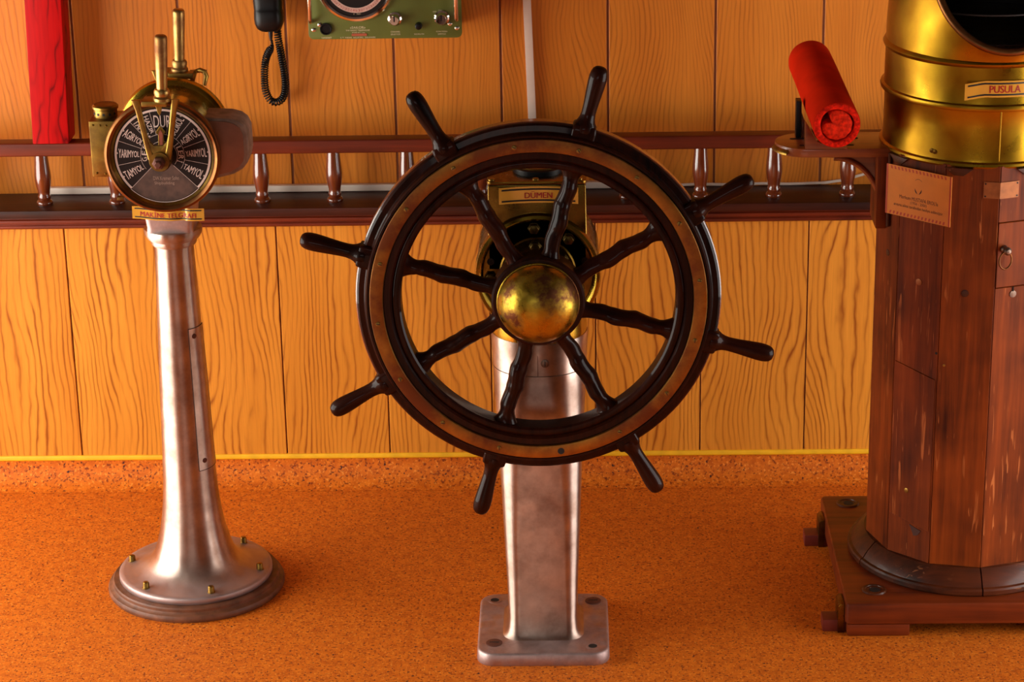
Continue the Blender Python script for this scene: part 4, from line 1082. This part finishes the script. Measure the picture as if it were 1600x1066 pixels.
strip_mb(mb, lo, hi)
part('lettering', mb, 'ink', ce, smooth=0)

# brass hood
HX, HY = BX, BY
hood_prof = [(0.196, 1.022), (0.208, 1.022), (0.2105, 1.026), (0.2090, 1.031), (0.2035, 1.034), (0.2025, 1.040), (0.2020, 1.10), (0.2022, 1.138), (0.2040, 1.141), (0.2100, 1.143), (0.2118, 1.148), (0.2100, 1.153), (0.2045, 1.155), (0.2035, 1.16), (0.2028, 1.20), (0.2028, 1.230), (0.2060, 1.232), (0.2085, 1.238), (0.2060, 1.244), (0.2025, 1.247)]
hd = part('hood', MB().lathe(hood_prof, (HX, HY, 0), 'z', 120), 'brass_hood', bn, smooth=40, label='polished brass compass hood')
# dome with a round window in its front
ha = radians(-90 + 4.0); hn = Vector((cos(ha), sin(ha), 0)); hu = Vector((-hn.y, hn.x, 0))
WZc, WR = 1.408, 0.139
def dome_r(z):
    t_ = max(0.0, min(1.0, (z - 1.245) / 0.335))
    return 0.2025 * max(0.0, 1 - t_ ** 2.3) ** (1 / 2.3)
def flare(p):
    a_ = (p - Vector((HX, HY, 0))).dot(hu); b_ = p.z - WZc
    d_ = hypot(a_, b_); front = (p - Vector((HX, HY, 0))).dot(hn)
    if front < 0: return p
    k_ = 0.026 * math.exp(-max(0.0, d_ - WR) / 0.034)
    return p + hn * k_
vs = []; fs = []; NA, NZ = 200, 84
zz = [1.245 + 0.335 * (1 - (1 - j / NZ) ** 1.25) for j in range(NZ + 1)]
for z in zz:
    for i in range(NA):
        a = 2 * pi * i / NA; r_ = max(dome_r(z), 0.0004)
        vs.append(flare(Vector((HX + r_ * cos(a), HY + r_ * sin(a), z))))
for j in range(NZ):
    for i in range(NA):
        q = (j * NA + i, j * NA + (i + 1) % NA, (j + 1) * NA + (i + 1) % NA, (j + 1) * NA + i)
        c = sum((vs[t_] for t_ in q), Vector()) / 4
        a_ = (c - Vector((HX, HY, 0))).dot(hu); b_ = c.z - WZc
        if hypot(a_, b_) < WR and (c - Vector((HX, HY, 0))).dot(hn) > 0: continue
        fs.append(q)
part('dome', MB().add(vs, fs), 'brass_hood', hd, smooth=60)
rimp = []
for k in range(120):
    t_ = 2 * pi * k / 120; a_ = WR * sin(t_); z = WZc + WR * cos(t_)
    r_ = dome_r(z); rimp.append(flare(Vector((HX, HY, 0)) + hu * a_ + hn * sqrt(max(1e-6, r_ * r_ - a_ * a_)) + Vector((0, 0, z))))
part('window_rim', MB().tube(rimp, 0.0080, 12, True), 'copper', hd, smooth=70, label='copper brown rim of the round hood window')
# dark interior: lining, ridges, the compass bowl edge and a small lamp port
ip = []
for j in range(22):
    z = 1.225 + 0.33 * j / 21; ip.append((max(0.0005, dome_r(max(z, 1.2451)) - 0.006), z))
ip = [(0.0001, 1.222), (0.194, 1.222)] + ip[1:]
vs = []; fs = []
mbi = MB().lathe(ip, (HX, HY, 0), 'z', 120)
keep = []
for q in mbi.f:
    c = sum((Vector(mbi.v[t_]) for t_ in q), Vector()) / len(q)
    a_ = (c - Vector((HX, HY, 0))).dot(hu); b_ = c.z - WZc
    if len(q) == 4 and hypot(a_, b_) < WR + 0.002 and (c - Vector((HX, HY, 0))).dot(hn) > 0.05: continue
    keep.append(q)
mbi.f = keep
inn = part('hood_lining', mbi, 'hood_in', bn, smooth=60, label='dark lining inside the hood')
for rz, rr_ in ((1.335, 0.0022), (1.275, 0.0018)):
    rad_ = dome_r(rz) - 0.008
    part('lining_ridge', MB().tube([(HX + rad_ * cos(2 * pi * k / 72), HY + rad_ * sin(2 * pi * k / 72), rz) for k in range(72)], rr_, 8, True), 'hood_in', inn, smooth=70)
part('compass_bowl', MB().lathe([(0.118, 1.2225), (0.128, 1.2225), (0.130, 1.240), (0.126, 1.244), (0.120, 1.242), (0.116, 1.238), (0.0001, 1.238)], (HX, HY, 0), 'z', 64), 'hood_in', bn)
la = radians(74); lr = 0.180
lp = Vector((HX + lr * cos(la), HY + lr * sin(la), 1.392)); ln_ = Vector((-cos(la), -sin(la), 0))
part('lamp_port', MB().lathe([(0.0075, 0.0), (0.0085, 0.003), (0.006, 0.005), (0.0001, 0.005)], lp, ln_, 24), 'brass', inn, label='small brass lamp port inside the hood')
# seam and screws on the hood skirt
a = radians(-88)
part('seam', MB().box(HX + 0.2022 * cos(a) - 0.0012, HX + 0.2022 * cos(a) + 0.0012, HY + 0.2022 * sin(a) - 0.0014, HY + 0.2022 * sin(a) + 0.004, 1.036, 1.141), 'brass_hood', hd, 0.0006, 1)
for a in (-127.5, -125.5):
    a = radians(a); n_ = Vector((cos(a), sin(a), 0))
    part('screw', MB().lathe([(0.0055, 0.0), (0.005, 0.002), (0.0001, 0.003)], Vector((HX, HY, 1.0490 if a < radians(-126) else 1.0475)) + n_ * 0.2015, n_, 14), 'bronze', hd)
for a in (-110, -70, -150, -30):
    a = radians(a); n_ = Vector((cos(a), sin(a), 0)); t2 = Vector((-n_.y, n_.x, 0))
    P0 = Vector((HX, HY, 1.022)) + n_ * (RB * 0.975)
    part('corner_clip', MB().prism([(-0.030, 0.0), (0.030, 0.0), (0.010, -0.016), (-0.010, -0.016)], P0, t2, (0, 0, 1), n_ * 0.006), 'binn_dark', bn, 0.001)
def pus_place(a, b, d):
    a2 = a + 0.058                            # arc length from the middle of the left end
    th = (a - 0.0) / 0.203
    ang = radians(-90) + 0.06 + th
    lift = 0.0015 + (0.010 * max(0, (-a - 0.050) / 0.03) if a < -0.050 else 0.0)
    r_ = 0.2035 + lift + d
    return Vector((HX + r_ * cos(ang), HY + r_ * sin(ang), 1.1880 + b + (0.16 * min(0, a + 0.040))))
name_label(hd, 'PUSULA', pus_place, 0.156, 0.034, 0.062, 0.0150, n=36)

# side bracket with slots, brace board and the block that carries the roll
bk_pts = []
for k in range(13):
    a = radians(90 + 180 * k / 12); bk_pts.append((0.497 + 0.068 * cos(a), -0.582 + 0.066 * sin(a)))
bk_pts += [(0.668, -0.648), (0.668, -0.516)]
bk = part('side_shelf', MB().prism(bk_pts, (0, 0, 1.009), (1, 0, 0), (0, 1, 0), (0, 0, 0.019)), 'bracket', bn, 0.003, 2, label='small rounded wooden shelf on the left of the binnacle')
for sx0, sx1, sy in ((0.462, 0.497, -0.566), (0.478, 0.512, -0.618), (0.566, 0.606, -0.566), (0.560, 0.592, -0.618)):
    part('slot', MB().prism(rrect(sx1 - sx0, 0.010, 0.0048, 4, (sx0 + sx1) / 2, sy), (0, 0, 1.0278), (1, 0, 0), (0, 1, 0), (0, 0, 0.0008)), 'black', bk)
part('edge_plate', MB().tube([(0.497 + 0.0685 * cos(radians(a)), -0.582 + 0.0665 * sin(radians(a)), 1.0185) for a in (182, 192, 202, 212, 222, 230)], 0.0085, 8, flat=0.35), 'brass_dull', bk)
br = [(0.668, 1.0085), (0.540, 1.0085), (0.540, 0.996)]
for k in range(13):
    a = radians(90 * k / 12); br.append((0.540 + 0.112 * sin(a), 0.996 - 0.116 * (1 - cos(a))))
br += [(0.652, 0.868), (0.668, 0.868)]
bb = part('brace', MB().prism(br, (0, -0.602, 0), (1, 0, 0), (0, 0, 1), (0, 0.030, 0)), 'bracket', bn, 0.002)
ar = [(0.552 + 0.101 * sin(radians(90 * k / 14)), -0.606, 0.996 - 0.118 * (1 - cos(radians(90 * k / 14)))) for k in range(15)]
part('brace_edge', MB().tube(ar, 0.0055, 8), 'bracket', bb, smooth=60)
part('mount_board', MB().box(0.640, 0.662, -0.640, -0.535, 0.850, 1.0085), 'binn', bn, 0.002)
part('edge_strip', MB().tube([(0.664, -0.655, 0.86), (0.664, -0.655, 1.02)], 0.004, 8), 'binn_dark', bn)

# red roll resting in its cradle on the shelf
part('cradle_block', MB().prism([(0.487, 1.0285), (0.575, 1.0285), (0.575, 1.0320), (0.540, 1.036), (0.512, 1.044), (0.4945, 1.074), (0.487, 1.084)], (0, -0.650, 0), (1, 0, 0), (0, 0, 1), (0, 0.030, 0)), 'bracket', bn, 0.0015)
part('upright', MB().box(0.4755, 0.4865, -0.560, -0.530, 1.0285, 1.108), 'black_plastic', bn, 0.001, label='black upright holding the red roll')
part('cradle_block', MB().prism([(0.488, 1.0285), (0.575, 1.0285), (0.575, 1.0320), (0.530, 1.034), (0.500, 1.048), (0.488, 1.08)], (0, -0.558, 0), (1, 0, 0), (0, 0, 1), (0, 0.024, 0)), 'bracket', bn, 0.0015)
fr = Vector((0.5465, -0.700, 1.0930)); bkp = Vector((0.533, -0.235, 1.114))
ax = (bkp - fr).normalized(); LR = (bkp - fr).length
ux = Vector((1, 0, 0)); ux = (ux - ax * ux.dot(ax)).normalized(); uz = ux.cross(ax) * 1
if uz.z < 0: uz = -uz
rl = thing('red_roll', 'bright red rolled cylinder lying on the small shelf beside the binnacle', 'roll', fr)
def roll_ring(rf, s, bumps=0.0, tap=1.0):
    return [fr + ax * s + (ux * cos(a) + uz * sin(a)) * (rf(a) * tap) for a in [2 * pi * i / 64 for i in range(64)]]
R0 = 0.0490
sh = [roll_ring(lambda a: 0.0345 + 0.0012 * sin(3 * a + 1), 0.07), roll_ring(lambda a: 0.0345 + 0.0012 * sin(3 * a + 1), 0.002), roll_ring(lambda a: 0.037 + 0.0006 * sin(9 * a), -0.0005), roll_ring(lambda a: 0.0455 + 0.0006 * sin(7 * a), -0.0005), roll_ring(lambda a: 0.0482, 0.0015), roll_ring(lambda a: R0, 0.006)]
for k in range(1, 9): sh.append(roll_ring(lambda a: R0 + 0.0003 * sin(5 * a + k), 0.006 + (LR - 0.010) * k / 8, tap=1 - 0.012 * k / 8))
sh.append(roll_ring(lambda a: 0.0470, LR)); 
part('cover', MB().loft(sh), 'roll', rl, smooth=50)
part('end_ring', MB().loft([roll_ring(lambda a: 0.0352 + 0.0010 * sin(3 * a + 1), 0.001), roll_ring(lambda a: 0.0372 + 0.0006 * sin(9 * a), -0.0016), roll_ring(lambda a: 0.0450 + 0.0007 * sin(7 * a), -0.0016), roll_ring(lambda a: 0.0474, 0.0008)], cap=False), 'roll_end', rl, smooth=60, label='rough brighter red end face')
def heart(a):
    d_ = (a - radians(150) + pi) % (2 * pi) - pi
    return 0.0322 - 0.0200 * math.exp(-(d_ / 0.36) ** 2) + 0.0006 * sin(11 * a)
part('core', MB().loft([roll_ring(heart, 0.07), roll_ring(heart, 0.004), roll_ring(lambda a: heart(a) - 0.002, 0.001), roll_ring(lambda a: heart(a) * 0.55, 0.0006 ), roll_ring(lambda a: heart(a) * 0.1, 0.0018)]), 'roll_core', rl, smooth=60, label='brighter rolled red core')
